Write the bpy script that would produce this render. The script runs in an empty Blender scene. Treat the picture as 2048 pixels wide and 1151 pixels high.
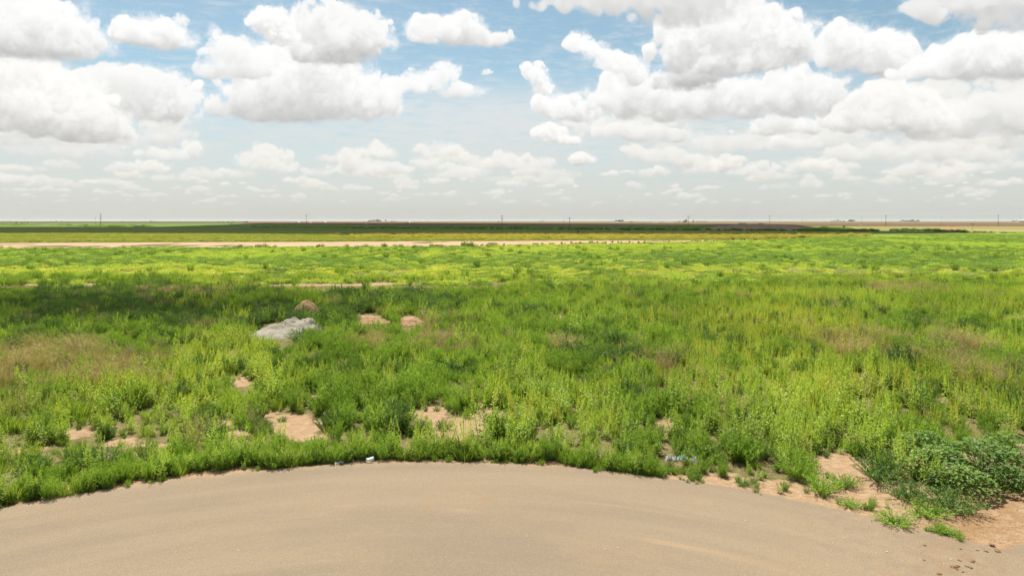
import bpy, bmesh, math, random
import numpy as np
from mathutils import Vector, Matrix

random.seed(5)
SC = bpy.context.scene
COL = SC.collection
H = 6.0                      # camera height, metres
F = 1400.0                   # focal length in photo pixels (photo 2048 wide)
HY = 441.5                   # horizon row in the photo

# ------------------------------------------------------------------ camera
cd = bpy.data.cameras.new("camera")
cam = bpy.data.objects.new("camera", cd)
COL.objects.link(cam)
cam.location = (0, 0, H)
cam.rotation_euler = (math.radians(90), 0, 0)
cd.sensor_width = 36.0
cd.lens = F / 2048 * 36
cd.shift_y = -(575.5 - HY) / 2048
cd.clip_start = 0.3
cd.clip_end = 120000
SC.camera = cam

# ------------------------------------------------------------------ light and exposure
SC.view_settings.view_transform = 'Standard'
SC.view_settings.look = 'None'
SC.view_settings.exposure = 0.85
SC.view_settings.gamma = 1.0
SC.view_settings.use_curve_mapping = False
SC.cycles.use_denoising = True
SC.cycles.max_bounces = 8
SC.cycles.diffuse_bounces = 4
SC.cycles.transmission_bounces = 4
SC.cycles.transparent_max_bounces = 8
SC.cycles.volume_bounces = 0
SUN_EL = math.radians(64)
SUN_AZ = math.radians(-24)               # clockwise from +Y, so a little left of straight ahead
SUN = Vector((math.sin(SUN_AZ) * math.cos(SUN_EL), math.cos(SUN_AZ) * math.cos(SUN_EL), math.sin(SUN_EL)))
sd_ = bpy.data.lights.new("sun", 'SUN')
sd_.energy = 4.95
sd_.angle = math.radians(0.53)
sd_.color = (1.0, 0.95, 0.86)
sun = bpy.data.objects.new("sun", sd_)
COL.objects.link(sun)
sun.rotation_euler = (-SUN).to_track_quat('-Z', 'Y').to_euler()
sun.location = (0, 0, 60)

SKY_STRENGTH = 0.063
CLOUD_STRENGTH = 0.555
def make_cloud_map(W=1800,H=450,AZ=45.0,EL=22.5):
    """(H,W,4) map over azimuth +-AZ degrees and elevation 0..EL degrees; row 0 = horizon"""
    rng=np.random.default_rng(11)
    N=128
    k1=np.fft.fftfreq(N).astype(np.float32)*N; kz=np.fft.rfftfreq(N).astype(np.float32)*N
    KK=np.sqrt(k1[:,None,None]**2+k1[None,:,None]**2+kz[None,None,:]**2)+1e-6
    def band(n):                                 # isotropic band-passed noise, n waves per tile
        g=np.fft.rfftn(rng.standard_normal((N,N,N)).astype(np.float32))
        g*=np.exp(-(np.log(KK/n)/.38)**2)
        r=np.fft.irfftn(g,s=(N,N,N)).astype(np.float32)
        return np.clip(r/(r.std()*2.2),-1.2,1.2)
    bands={64:band(2.5),32:band(4.5),16:band(9),8:band(18),4:band(34),2:band(58)}
    ppd=H/EL
    rgb=np.zeros((H,W,3),np.float32); alp=np.zeros((H,W),np.float32)
    K=ppd*180/math.pi/1400.0            # map pixels per photo pixel at the centre
    def pos(x,y):
        dx=(x-1024)/1400.0
        return (math.degrees(math.atan(dx))+AZ)*ppd, math.degrees(math.atan((441.5-y)/1400.0/math.hypot(1,dx)))*ppd
    def over(c,a,x0,y0):
        h,w=a.shape
        X0,Y0=max(0,x0),max(0,y0); X1,Y1=min(W,x0+w),min(H,y0+h)
        if X1<=X0 or Y1<=Y0: return
        c=c[Y0-y0:Y1-y0,X0-x0:X1-x0]; a=a[Y0-y0:Y1-y0,X0-x0:X1-x0]
        s=(slice(Y0,Y1),slice(X0,X1))
        rgb[s]=rgb[s]*(1-a[...,None])+c*a[...,None]
        alp[s]=alp[s]*(1-a)+a
    def cloud(lobes,base,dark=0.0,soft=1.0,wisp=0.0,fade=0.0,seed=0):
        L=[]
        for lx,ly,rx,ry in lobes:
            u,v=pos(lx,ly); L.append((u,v,rx*K*.97,ry*K))
        vb=pos(lobes[0][0],base)[1]
        m=8
        x0=int(min(u-r*1.35 for u,v,r,q in L))-m; x1=int(max(u+r*1.35 for u,v,r,q in L))+m
        y0=int(min(vb,min(v-q for u,v,r,q in L)))-m-4; y1=int(max(v+q*1.4 for u,v,r,q in L))+m
        D=max(12,int(1.7*max(q for u,v,r,q in L)))
        w,h=x1-x0,y1-y0
        S=max(r for u,v,r,q in L)
        Y,X,Z=np.meshgrid(np.arange(y0,y1,dtype=np.float32),np.arange(x0,x1,dtype=np.float32),np.arange(D,dtype=np.float32),indexing='ij')
        r2=np.random.default_rng(seed*7+3)
        f=np.zeros(X.shape,np.float32)
        o=r2.integers(0,N,3)
        iy=(np.arange(h)+o[0])%N; ix=(np.arange(w)+o[1])%N; iz=(np.arange(D)+o[2])%N
        ii=np.ix_(iy,ix,iz)
        Xw=X+bands[64][ii]*S*.20+bands[32][ii]*S*.10; iw=np.ix_((iy+61)%N,(ix+29)%N,iz)
        dn=np.clip((Y-vb)/(S*.35),0,1); Yw=Y+(bands[64][iw]*S*.07+bands[32][iw]*S*.05)*dn
        for u,v,rx,ry in L:
            rz=min(D*.5,(rx+ry)*.5); zc=D*.5+r2.uniform(-.15,.15)*D
            vv=max(v,vb+ry*.55); dd=((Xw-u)/rx)**2+((Yw-vv)/(ry*np.where(Yw>vv,1.0,.75)))**2+((Z-zc)/rz)**2
            f+=np.exp(-2.2*dd)
        halo=np.clip(f*3,0,1); env=np.clip(f*4.5,0,1); f=np.minimum(f,1.0)-.27
        ns=np.zeros_like(f)
        amp=.42
        for lam in (64,32,16,8,4,2):
            if lam>S*1.6: continue
            b=bands[lam][ii]
            b=(np.sqrt(np.abs(b))*1.7-1.0) if lam<64 else b
            ns+=amp*b
            amp*=.58 if lam>8 else .42
        if wisp: ns=ns*(1+wisp)
        f=f+ns*.98*env-(1-env)*.6
        # flat, softly cut base
        hb=(Y-vb)/max(2.5,S*.10)
        f=f*(1) - np.clip(-hb,0,3)*.35 - np.exp(-np.clip(hb+1,0,9))*.10
        tp=np.clip((Y-vb)/(S*.5),0,1)              # crisp heads, soft bases
        fr=bands[16][iw]*.5+bands[8][ii]*.45+bands[4][iw]*.35+bands[32][iw]*.4
        thin=np.clip((halo-.30)*.5+fr*.50-.06,0,1)*halo*(.34+.25*wisp)
        den=np.maximum(np.clip(f*(1.3+2.5*tp)/soft,0,1),thin)
        den*=(2.5/S**.5)
        if wisp: den*=1/(1+1.5*wisp)
        up=np.flip(np.cumsum(np.flip(den,0),0),0)
        # a little slant: the sun also reaches the near side
        near=np.cumsum(den,2)
        # slanted march toward the sun: up and toward the viewer, two lengths
        sl=np.zeros_like(den); 
        for st,wt in ((1,1),(2,1),(4,2),(7,3),(12,5)):
            q=np.zeros_like(den); zz=max(1,st*3//4)
            if st<h and zz<D: q[:-st,:,zz:]=den[st:,:,:-zz]
            sl+=q*wt
        Lt=.62*np.exp(-up*.15)+.38*np.exp(-sl*.30)
        Lg=np.clip(.66+.44*Lt,0,1.03)
        # sky-lit grey of the underside
        und=np.clip(1-(Y-vb+bands[32][ii]*S*.12)/(S*.50),0,1)
        Lg=Lg-.26*und*(1-.55*Lt)
        T=np.exp(-(near-den)); wgt=T*(1-np.exp(-den))
        a=wgt.sum(2); lum=(wgt*Lg).sum(2)/np.maximum(a,1e-4)
        a=np.clip(a*1.02,0,1)
        lum=lum*(1-dark)
        c=np.stack([lum*1.0,lum*1.0,lum*(1.0)],-1)
        return c,a,x0,y0
    HZ=np.array([.665,.695,.65],np.float32)
    BL=np.array([.58,.68,.70],np.float32)
    # --- high thin veil -------------------------------------------------
    yy,xx=np.mgrid[0:H,0:W].astype(np.float32)
    def n2(sx,sy,o,k=8):
        i=((yy/sy).astype(int)+o)%N
        b=bands[k][:,:,o%N]
        y_=(yy/sy+o)%N; x_=(xx/sx+o*3)%N
        i0=y_.astype(int)%N; j0=x_.astype(int)%N; fy=y_-y_.astype(int); fx=x_-x_.astype(int); i1=(i0+1)%N; j1=(j0+1)%N
        return (b[i0,j0]*(1-fx)+b[i0,j1]*fx)*(1-fy)+(b[i1,j0]*(1-fx)+b[i1,j1]*fx)*fy
    el=yy/ppd
    streak=.5*n2(9,1.6,5)+.3*n2(4,.8,40)+.2*n2(2,.5,77)
    base_v=.95*np.exp(-(np.clip(el-1.2,0,99)/4.9)**1.7)
    veil=base_v+streak*.34*np.exp(-((el-7.5)/4.5)**2)
    for (x,y,rx,ry,s) in ((930,262,350,80,.9),(1010,235,170,50,.3),(520,265,260,34,.35),(1250,240,240,60,.4),(1850,250,330,90,.75),(1350,255,260,70,.55),(120,280,220,50,.5),(1600,330,500,30,.2),(250,300,300,30,.25),(1350,60,120,40,.15)):
        u,v=pos(x,y); dd=((xx-u+streak*30)/(rx*K))**2+((yy-v+streak*18)/(ry*K))**2
        veil+=s*np.exp(-dd*1.3)*(1+.5*streak)
    veil=veil+.03+.34*np.clip(streak+.25*n2(30,9,63),0,1); veil=np.clip(veil,0,4); veil=.96*(1-np.exp(-1.5*veil**1.25))
    tc=np.clip(el/9,0,1)[...,None]
    vc=HZ*(1-tc)+np.array([.77,.80,.795],np.float32)*tc
    over(vc*np.ones((H,W,1),np.float32),veil,0,0)
    sd=0
    # --- rows of distant small cumulus ----------------------------------
    far=[]
    for row,(yb,sz,n) in enumerate(((408,5,40),(399,7,46),(390,9,44),(380,12,38),(368,16,30),(352,19,24),(335,20,14))):
        for k in range(n):
            x=rng.uniform(-150,2200); s=sz*rng.uniform(.35,1.35)**1.6*1.25
            far.append((x,yb+rng.uniform(-7,7),s*rng.uniform(1.3,2.4),s*rng.uniform(.4,.7)))
    far.sort(key=lambda q:-q[1])
    for (x,y,rx,ry) in far:
        sd+=1
        l=[(x,y-ry,rx,ry)]
        if rng.random()<.6: l.append((x+rng.uniform(-.6,.6)*rx,y-ry*1.6,rx*.45,ry*.9))
        c,a,x0,y0=cloud(l,y,seed=sd,soft=1.2)
        k=np.clip((436-y)/80.0,0,1)
        c=c*np.array([.97,.935,.87],np.float32)
        over(c*(.45+.52*k)+HZ*(1-.45-.52*k),a*(.32+.45*k),x0,y0)
    groups=[
     ([(1480,285,160,30),(1300,240,90,34),(1650,275,130,34),(1180,255,60,20)],320,.03,.3,.12),([(1930,290,170,36),(2030,200,80,50),(1860,190,70,34)],330,.05,.3,.10),([(130,300,170,22),(330,250,70,24)],316,.04,.3,.12),([(730,340,60,16),(640,345,40,12),(940,345,60,14)],366,0,.3,.25), # lobes (photo x,y, half width, half height), base, dark, wisp, fade
     ([(20,360,26,10),(45,362,18,7)],370,0,.1,.35),([(110,362,28,8)],371,0,.1,.4),([(120,328,32,13),(140,335,20,8)],340,0,.4,.4),
     ([(245,335,32,15),(225,340,18,8)],347,0,.2,.25),([(325,357,25,9),(390,350,42,17),(430,352,25,12)],368,0,.4,.35),
     ([(510,322,36,26),(560,335,45,18),(480,350,30,14)],360,0,.3,.25),([(340,312,58,15),(385,300,22,22),(310,305,25,12)],327,0,.3,.15),
     ([(705,330,55,22),(690,312,26,20),(760,340,60,16),(760,305,22,20),(800,340,40,14)],358,0,.25,.2),([(845,325,45,15),(880,335,50,14)],350,0,.3,.25),
     ([(1010,320,36,20),(960,330,50,12),(1030,335,60,12)],346,0,.3,.2),([(900,350,60,10),(1000,360,70,9)],368,0,.4,.4),
     ([(1120,350,60,14),(1090,362,60,10)],374,0,.5,.4),([(1165,318,42,17),(1150,325,25,10)],334,0,.1,.05),
     ([(1320,310,80,20),(1370,320,60,18),(1270,300,40,16),(1400,345,50,12)],345,.05,.3,.12),([(1520,335,50,17),(1480,345,40,10)],352,0,.3,.2),
     ([(1680,345,24,9),(1700,358,35,8)],366,0,.2,.3),([(1560,375,50,8),(1760,365,35,8),(1900,360,45,10)],384,0,.4,.5),
     ([(1590,290,72,14),(1560,285,40,14)],302,0,.1,.05),([(1735,300,60,18),(1710,310,60,12),(1860,305,80,18),(1960,312,90,18),(1820,325,50,12)],335,.03,.25,.12),
     ([(2010,330,60,14),(1930,340,50,10)],350,0,.3,.3),
     ([(50,272,60,16),(20,285,60,10),(170,285,120,13)],296,.05,.2,.05),([(240,280,130,18),(330,270,70,20)],292,.06,.3,.05),
     ([(1290,268,85,26),(1240,262,45,22),(1350,275,50,18)],293,.05,.15,.04),([(1570,250,75,24),(1530,262,50,15),(1620,258,50,18)],276,.03,.1,.02),
     ([(1950,245,120,34),(2040,240,80,40),(1900,262,70,22),(2000,215,90,28)],282,.07,.25,.03),([(1110,270,38,25),(1140,282,32,13),(1090,262,22,18)],297,0,0,0),
     ([(1800,222,95,50),(1770,188,48,36),(1850,250,70,35),(1710,240,80,34),(1690,222,50,30)],286,.02,.05,0),
     ([(840,165,70,30),(890,150,42,34),(800,178,55,18),(920,185,60,18)],202,.0,.9,.05),
     ([(1140,222,70,30),(1105,205,40,25),(1170,230,40,22)],250,0,.1,0),
     ([(1400,200,170,52),(1270,185,85,52),(1215,195,60,38),(1330,215,120,38),(1480,205,110,45),(1600,190,85,58),(1640,205,50,42),(1560,180,60,40)],250,.015,.05,0),
     ([(1265,150,45,36),(1230,128,52,28),(1190,105,38,24),(1155,85,26,26)],175,0,.55,.02),([(1070,152,27,32),(1090,178,30,24),(1055,140,14,16)],200,0,.35,.02),
     ([(270,195,105,52),(205,175,62,34),(330,205,62,55),(280,160,70,28)],262,.04,.05,0),
     ([(50,215,130,70),(20,150,70,52),(75,165,58,40),(140,235,95,52),(205,265,80,28)],284,.0,.05,0),
     ([(600,200,165,55),(505,195,70,55),(560,160,80,45),(690,190,115,60),(620,130,110,55),(740,215,65,34),(560,225,110,30)],254,.01,.0,0),
     ([(470,110,62,40),(440,140,48,28),(425,70,20,22),(505,130,50,42)],165,.02,.8,.02),
     ([(690,95,90,50),(660,55,100,58),(730,70,55,46),(640,105,70,36)],128,.045,.0,0),([(545,50,48,38),(560,75,38,25),(520,40,26,22)],120,0,.0,0),
     ([(890,66,92,36),(850,60,60,30),(920,45,48,26),(960,80,60,24),(1005,78,22,16)],104,.02,.0,0),
     ([(300,66,72,38),(330,80,50,28),(260,72,36,20)],104,.01,.0,0),([(360,45,20,16)],62,0,1.2,.1),([(975,146,14,9)],154,0,1.0,.05),
     ([(1740,110,80,46),(1690,85,44,46),(1775,110,52,42),(1820,140,60,26),(1655,90,40,30)],160,.01,.0,0),
     ([(1970,120,90,44),(1920,118,58,42),(2035,120,70,52),(1860,140,70,22)],166,.01,.0,0),
     ([(1370,160,75,34),(1400,140,60,40)],192,.21,.0,0),
     ([(1450,95,150,68),(1560,95,85,45),(1590,80,50,40),(1380,70,75,55),(1490,50,85,50),(1440,20,60,40),(1480,130,110,30)],158,.02,.0,0),
     ([(1290,5,230,34),(1370,40,130,42),(1180,-6,110,24)],62,.15,.25,0),
     ([(1970,10,130,34),(2040,50,90,36),(1900,0,80,26)],72,.14,.25,0),
     ([(60,50,120,60),(130,88,62,36),(30,85,110,40),(-30,30,110,70)],118,.01,.0,0),
     ([(760,-14,90,24),(560,-20,60,20)],10,.05,.5,0),
    ]
    for lobes,base,dark,wisp,fade in groups:
        sd+=1
        c,a,x0,y0=cloud(lobes,base,dark=dark,wisp=wisp,seed=sd)
        warm=np.clip((base-240)/130.0,0,1)
        tint=np.array([1,1,.99])*(1-warm)+np.array([.98,.95,.89])*warm
        c=c*tint.astype(np.float32)
        fd=fade
        over(c*(1-fd)+HZ*fd,a*(1-fd*.6),x0,y0)
    return np.dstack([rgb/np.maximum(alp,1e-3)[...,None],alp])

MW, MH, MAZ, MEL = 1800, 450, 45.0, 22.5
cmap = make_cloud_map(MW, MH, MAZ, MEL)
img = bpy.data.images.new("cloud_field", MW, MH, alpha=True, float_buffer=True)
img.colorspace_settings.name = 'Non-Color'
img.alpha_mode = 'CHANNEL_PACKED'
img.pixels.foreach_set(np.ascontiguousarray(cmap, dtype=np.float32).ravel())
img.update()
img.pack()

world = bpy.data.worlds.new("World")
SC.world = world
world.use_nodes = True
nt = world.node_tree
nt.nodes.clear()
def wn(t, **k):
    n = nt.nodes.new(t)
    for a, b in k.items(): setattr(n, a, b)
    return n
def wm(op, a, b=None, c=None):
    n = wn('ShaderNodeMath', operation=op)
    for i, v in enumerate((a, b, c)):
        if v is None: continue
        if isinstance(v, (int, float)): n.inputs[i].default_value = v
        else: nt.links.new(v, n.inputs[i])
    return n.outputs[0]
sky = wn('ShaderNodeTexSky', sky_type='NISHITA')
sky.sun_disc = False
sky.sun_elevation = SUN_EL
sky.sun_rotation = SUN_AZ
sky.altitude = 900
sky.air_density = 1.0
sky.dust_density = 2.2
sky.ozone_density = 1.2
tc = wn('ShaderNodeTexCoord')
sp = wn('ShaderNodeSeparateXYZ')
nt.links.new(tc.outputs['Generated'], sp.inputs[0])
az = wm('ARCTAN2', sp.outputs[0], sp.outputs[1])
el = wm('ARCSINE', sp.outputs[2])
u = wm('MULTIPLY_ADD', az, 1 / math.radians(2 * MAZ), 0.5)
v = wm('MULTIPLY', el, 1 / math.radians(MEL))
cb = wn('ShaderNodeCombineXYZ')
nt.links.new(u, cb.inputs[0]); nt.links.new(v, cb.inputs[1])
ti = wn('ShaderNodeTexImage', image=img, extension='MIRROR', interpolation='Linear')
nt.links.new(cb.outputs[0], ti.inputs[0])
b1 = wn('ShaderNodeBackground'); b1.inputs[1].default_value = SKY_STRENGTH
hs = wn('ShaderNodeHueSaturation'); hs.inputs['Saturation'].default_value = 0.98; hs.inputs['Hue'].default_value = 0.470
nt.links.new(sky.outputs[0], hs.inputs['Color'])
nt.links.new(hs.outputs[0], b1.inputs[0])
b2 = wn('ShaderNodeBackground'); b2.inputs[1].default_value = CLOUD_STRENGTH
nt.links.new(ti.outputs['Color'], b2.inputs[0])
mx = wn('ShaderNodeMixShader')
nt.links.new(ti.outputs['Alpha'], mx.inputs[0])
nt.links.new(b1.outputs[0], mx.inputs[1]); nt.links.new(b2.outputs[0], mx.inputs[2])
wo = wn('ShaderNodeOutputWorld')
nt.links.new(mx.outputs[0], wo.inputs[0])
world.cycles.sampling_method = 'MANUAL'
world.cycles.sample_map_resolution = 512

# ------------------------------------------------------------------ helpers
def gx(px, y, z=0.0):
    """photo pixel of a ground point -> world point (at height z)"""
    d = F * (H - z) / (y - HY)
    return Vector(((px - 1024) / F * d, d, z))

def tag(o, label=None, cat=None, group=None, kind=None):
    if label: o['label'] = label
    if cat: o['category'] = cat
    if group: o['group'] = group
    if kind: o['kind'] = kind
    return o

def mesh_obj(name, verts, faces, mats, parent=None, loc=None, smooth=False, tone=None, midx=None):
    me = bpy.data.meshes.new(name)
    me.from_pydata([tuple(p) for p in verts], [], [tuple(f) for f in faces])
    for m in (mats if isinstance(mats, (list, tuple)) else [mats]): me.materials.append(m)
    if midx is not None: me.polygons.foreach_set('material_index', list(midx))
    if smooth: me.polygons.foreach_set('use_smooth', [True] * len(me.polygons))
    if tone is not None:
        at = me.attributes.new('tone', 'FLOAT', 'POINT')
        at.data.foreach_set('value', np.asarray(tone, dtype=np.float32))
    me.update()
    o = bpy.data.objects.new(name, me)
    COL.objects.link(o)
    if parent is not None: o.parent = parent
    if loc is not None: o.location = loc
    return o

class MB:
    """collects simple shapes that become ONE mesh"""
    def __init__(s): s.v = []; s.f = []; s.t = []
    def add(s, vs, fs, tone=0.5):
        n = len(s.v); s.v += [tuple(p) for p in vs]; s.f += [tuple(i + n for i in f) for f in fs]; s.t += [tone] * len(vs)
    def box(s, c, sz, rz=0.0):
        x, y, z = (k / 2 for k in sz); ca, sa = math.cos(rz), math.sin(rz)
        vs = [(c[0] + a * x * ca - b * y * sa, c[1] + a * x * sa + b * y * ca, c[2] + d * z) for a in (-1, 1) for b in (-1, 1) for d in (-1, 1)]
        s.add(vs, [(0, 1, 3, 2), (4, 6, 7, 5), (0, 4, 5, 1), (2, 3, 7, 6), (0, 2, 6, 4), (1, 5, 7, 3)])
    def tube(s, p, q, r0, r1, n=8):
        p = Vector(p); q = Vector(q); d = (q - p).normalized()
        a = d.orthogonal().normalized(); b = d.cross(a)
        vs = [p + (a * math.cos(t) + b * math.sin(t)) * r0 for t in [2 * math.pi * i / n for i in range(n)]]
        vs += [q + (a * math.cos(t) + b * math.sin(t)) * r1 for t in [2 * math.pi * i / n for i in range(n)]]
        s.add(vs, [(i, (i + 1) % n, n + (i + 1) % n, n + i) for i in range(n)] + [tuple(range(n - 1, -1, -1)), tuple(range(n, 2 * n))])
    def make(s, name, mat, parent=None, loc=None, smooth=False):
        return mesh_obj(name, s.v, s.f, mat, parent, loc, smooth, tone=s.t)

def empty(name, loc, label, cat, group=None, rz=0.0):
    o = bpy.data.objects.new(name, None); COL.objects.link(o)
    o.location = loc; o.rotation_euler = (0, 0, rz); o.empty_display_size = 0.2
    return tag(o, label, cat, group)

# 2-D value noise in numpy (periodic lattice of 256)
_L = np.random.default_rng(21).uniform(-1, 1, (256, 256)).astype(np.float64)
def vn(x, y):
    x = np.asarray(x, float); y = np.asarray(y, float)
    i = np.floor(x).astype(int); j = np.floor(y).astype(int); fx = x - i; fy = y - j
    fx = fx * fx * (3 - 2 * fx); fy = fy * fy * (3 - 2 * fy)
    g = lambda a, b: _L[a % 256, b % 256]
    return (g(i, j) * (1 - fx) + g(i + 1, j) * fx) * (1 - fy) + (g(i, j + 1) * (1 - fx) + g(i + 1, j + 1) * fx) * fy
def fbm(x, y, o=4):
    r = 0; a = .5; t = 0
    for k in range(o):
        r = r + a * vn(x * 2 ** k + 17.3 * k, y * 2 ** k + 5.1 * k); t += a; a *= .5
    return r / t

# ------------------------------------------------------------------ materials
class Mat:
    def __init__(s, name):
        s.m = bpy.data.materials.new(name); s.m.use_nodes = True
        s.nt = s.m.node_tree; s.nt.nodes.clear()
        s.out = s.n('ShaderNodeOutputMaterial')
    def n(s, t, **k):
        x = s.nt.nodes.new(t)
        for a, b in k.items(): setattr(x, a, b)
        return x
    def l(s, a, b): s.nt.links.new(a, b)
    def val(s, sock, v):
        if isinstance(v, (int, float)): sock.default_value = v
        elif isinstance(v, (tuple, list)): sock.default_value = (*v, 1.0) if len(v) == 3 else v
        else: s.l(v, sock)
    def math(s, op, a, b=None, clamp=False):
        x = s.n('ShaderNodeMath', operation=op, use_clamp=clamp)
        s.val(x.inputs[0], a)
        if b is not None: s.val(x.inputs[1], b)
        return x.outputs[0]
    def pos(s, scale=(1, 1, 1)):
        g = s.n('ShaderNodeNewGeometry'); mp = s.n('ShaderNodeMapping')
        mp.inputs['Scale'].default_value = scale
        s.l(g.outputs['Position'], mp.inputs[0]); return mp.outputs[0]
    def noise(s, scale, detail=4, vec=None, rough=.55, dist=0.0):
        x = s.n('ShaderNodeTexNoise'); x.inputs['Scale'].default_value = scale
        x.inputs['Detail'].default_value = detail; x.inputs['Roughness'].default_value = rough
        x.inputs['Distortion'].default_value = dist
        s.l(vec if vec is not None else s.pos(), x.inputs['Vector']); return x.outputs['Fac']
    def ramp(s, fac, lo, hi, a=0.0, b=1.0, smooth=True):
        x = s.n('ShaderNodeMapRange', interpolation_type='SMOOTHSTEP' if smooth else 'LINEAR')
        s.val(x.inputs['Value'], fac)
        x.inputs['From Min'].default_value = lo; x.inputs['From Max'].default_value = hi
        x.inputs['To Min'].default_value = a; x.inputs['To Max'].default_value = b
        return x.outputs[0]
    def mix(s, f, a, b, mode='MIX'):
        x = s.n('ShaderNodeMix', data_type='RGBA', blend_type=mode)
        s.val(x.inputs[0], f); s.val(x.inputs[6], a); s.val(x.inputs[7], b); return x.outputs[2]
    def attr(s, name):
        x = s.n('ShaderNodeAttribute', attribute_name=name); return x.outputs['Fac']
    def principled(s, col, rough=.9, spec=.2, bump=None, dist=.02, metal=0.0, **kw):
        p = s.n('ShaderNodeBsdfPrincipled')
        s.val(p.inputs['Base Color'], col); s.val(p.inputs['Roughness'], rough)
        p.inputs['Specular IOR Level'].default_value = spec; p.inputs['Metallic'].default_value = metal
        for k, v in kw.items(): s.val(p.inputs[k.replace('_', ' ')], v)
        if bump is not None:
            b = s.n('ShaderNodeBump'); b.inputs['Distance'].default_value = dist; b.inputs['Strength'].default_value = 1.0
            s.l(bump, b.inputs['Height']); s.l(b.outputs[0], p.inputs['Normal'])
        s.l(p.outputs[0], s.out.inputs[0]); return s.m

def plain(name, col, rough=.7, spec=.3, var=.25, sc=3.0, metal=0.0):
    m = Mat(name); f = m.noise(sc, 4)
    return m.principled(m.mix(m.ramp(f, .3, .7), tuple(c * (1 - var) for c in col), tuple(min(1, c * (1 + var)) for c in col)), rough, spec, metal=metal)

def leaf_mat(name, dark, light, warm=None, trans=.38, drift=.16, wf=.5, gloss=.015):
    """leaf colour varies leaf by leaf (tone), plant by plant (random) and across the field (drifts of plants)"""
    m = Mat(name)
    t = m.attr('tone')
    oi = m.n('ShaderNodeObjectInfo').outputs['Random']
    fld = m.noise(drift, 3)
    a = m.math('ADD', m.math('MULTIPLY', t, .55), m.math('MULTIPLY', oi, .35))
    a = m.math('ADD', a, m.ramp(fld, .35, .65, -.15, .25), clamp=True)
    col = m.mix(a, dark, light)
    if warm is not None:
        w = m.math('MULTIPLY', m.ramp(m.noise(drift * .7, 3, m.pos((1, 1, 3))), .48, .68), m.ramp(oi, .2, .9))
        col = m.mix(m.math('MULTIPLY', w, wf), col, warm)
    d = m.n('ShaderNodeBsdfDiffuse'); m.l(col, d.inputs[0])
    tr = m.n('ShaderNodeBsdfTranslucent')
    m.l(m.mix(1.0, col, (1.25, 1.12, .55), 'MULTIPLY'), tr.inputs[0])
    mx = m.n('ShaderNodeMixShader'); mx.inputs[0].default_value = trans
    m.l(d.outputs[0], mx.inputs[1]); m.l(tr.outputs[0], mx.inputs[2])
    g = m.n('ShaderNodeBsdfGlossy'); g.inputs['Roughness'].default_value = .45; g.inputs[0].default_value = (.8, .8, .75, 1)
    m2 = m.n('ShaderNodeMixShader'); m2.inputs[0].default_value = gloss
    m.l(mx.outputs[0], m2.inputs[1]); m.l(g.outputs[0], m2.inputs[2])
    m.l(m2.outputs[0], m.out.inputs[0])
    return m.m

# ------------------------------------------------------------------ layout of the place (ground zones)
CX, CY, CR = -2.0, 2.5, 15.0            # centre and radius of the paved turning circle
def road_r(th):                          # th from +X, radians; the pavement runs on to the right where the street joins
    t = np.clip((np.radians(43.5) - th) / np.radians(9), 0, 1)
    return CR + 14 * t * t * (3 - 2 * t)
def on_road(X, Y, pad=0.0):
    th = np.arctan2(Y - CY, X - CX); r = np.hypot(X - CX, Y - CY)
    rr = np.where((th > 0), road_r(np.abs(th)), CR)
    return r < rr + pad
def to_px(X, Y):
    Y = np.maximum(Y, 1.0)
    return 1024 + F * X / Y, HY + F * H / Y
def zone(X, Y, E, ns=.35, warp=.5):
    """smooth 0..1 membership of a list of patches, each given by where it lies (centre and half sizes as seen)"""
    u, v = to_px(X, Y); r = np.zeros_like(u)
    n = fbm(X * .55, Y * .40, 4)
    for (cu, cv, ru, rv) in E:
        d = np.sqrt(((u - cu) / ru) ** 2 + ((v - cv) / rv) ** 2)
        r = np.maximum(r, np.clip((1.25 - d + n * warp) / ns, 0, 1))
    return r
BARE = [(255, 880, 40, 9), (160, 864, 28, 6), (320, 886, 28, 5), (585, 845, 46, 22), (600, 868, 40, 12), (540, 826, 18, 10), (480, 862, 32, 8), (455, 843, 16, 6),
        (483, 763, 18, 8), (870, 832, 26, 18), (945, 850, 48, 14), (900, 868, 30, 10), (985, 828, 26, 6), (820, 828, 18, 4), (1110, 636, 18, 5),
        (1690, 935, 50, 26), (1820, 1008, 58, 16), (1650, 990, 90, 10), (1900, 1050, 120, 30), (1480, 972, 100, 9), (1750, 1035, 110, 10), (2040, 1030, 80, 40), (2045, 636, 30, 4), (2050, 930, 26, 50),
        (1765, 633, 18, 3), (1840, 645, 20, 3), (1545, 648, 14, 3), (620, 790, 14, 3), (1330, 850, 14, 5), (1165, 868, 10, 6), (705, 905, 10, 6), (820, 905, 14, 5), (230, 905, 30, 3),
        (60, 895, 40, 4), (560, 700, 14, 3), (735, 634, 30, 5), (820, 638, 20, 6), (570, 660, 40, 10), (1815, 546, 40, 4), (1900, 552, 60, 2), (2000, 548, 40, 3), (960, 575, 30, 1.2)]
TRACK = [(40, 569.5, 130, 1.6), (190, 569, 40, 1.5), (640, 570, 140, 2.2), (820, 567.5, 130, 1.8), (960, 565, 60, 1.2), (1130, 562, 50, 1.6), (1380, 559, 60, 1.0), (90, 551, 30, 2)]
TAN = [(60, 730, 190, 34), (230, 740, 130, 40), (30, 780, 90, 22), (330, 700, 60, 14), (900, 690, 60, 34), (850, 660, 24, 30), (740, 690, 40, 22), (860, 705, 60, 20), (400, 658, 50, 7), (1270, 705, 40, 14),
       (1310, 730, 30, 16), (1800, 582, 90, 9), (1850, 715, 160, 26), (1950, 760, 80, 34), (1720, 690, 80, 12), (340, 590, 120, 9), (1150, 705, 40, 10)]
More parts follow.
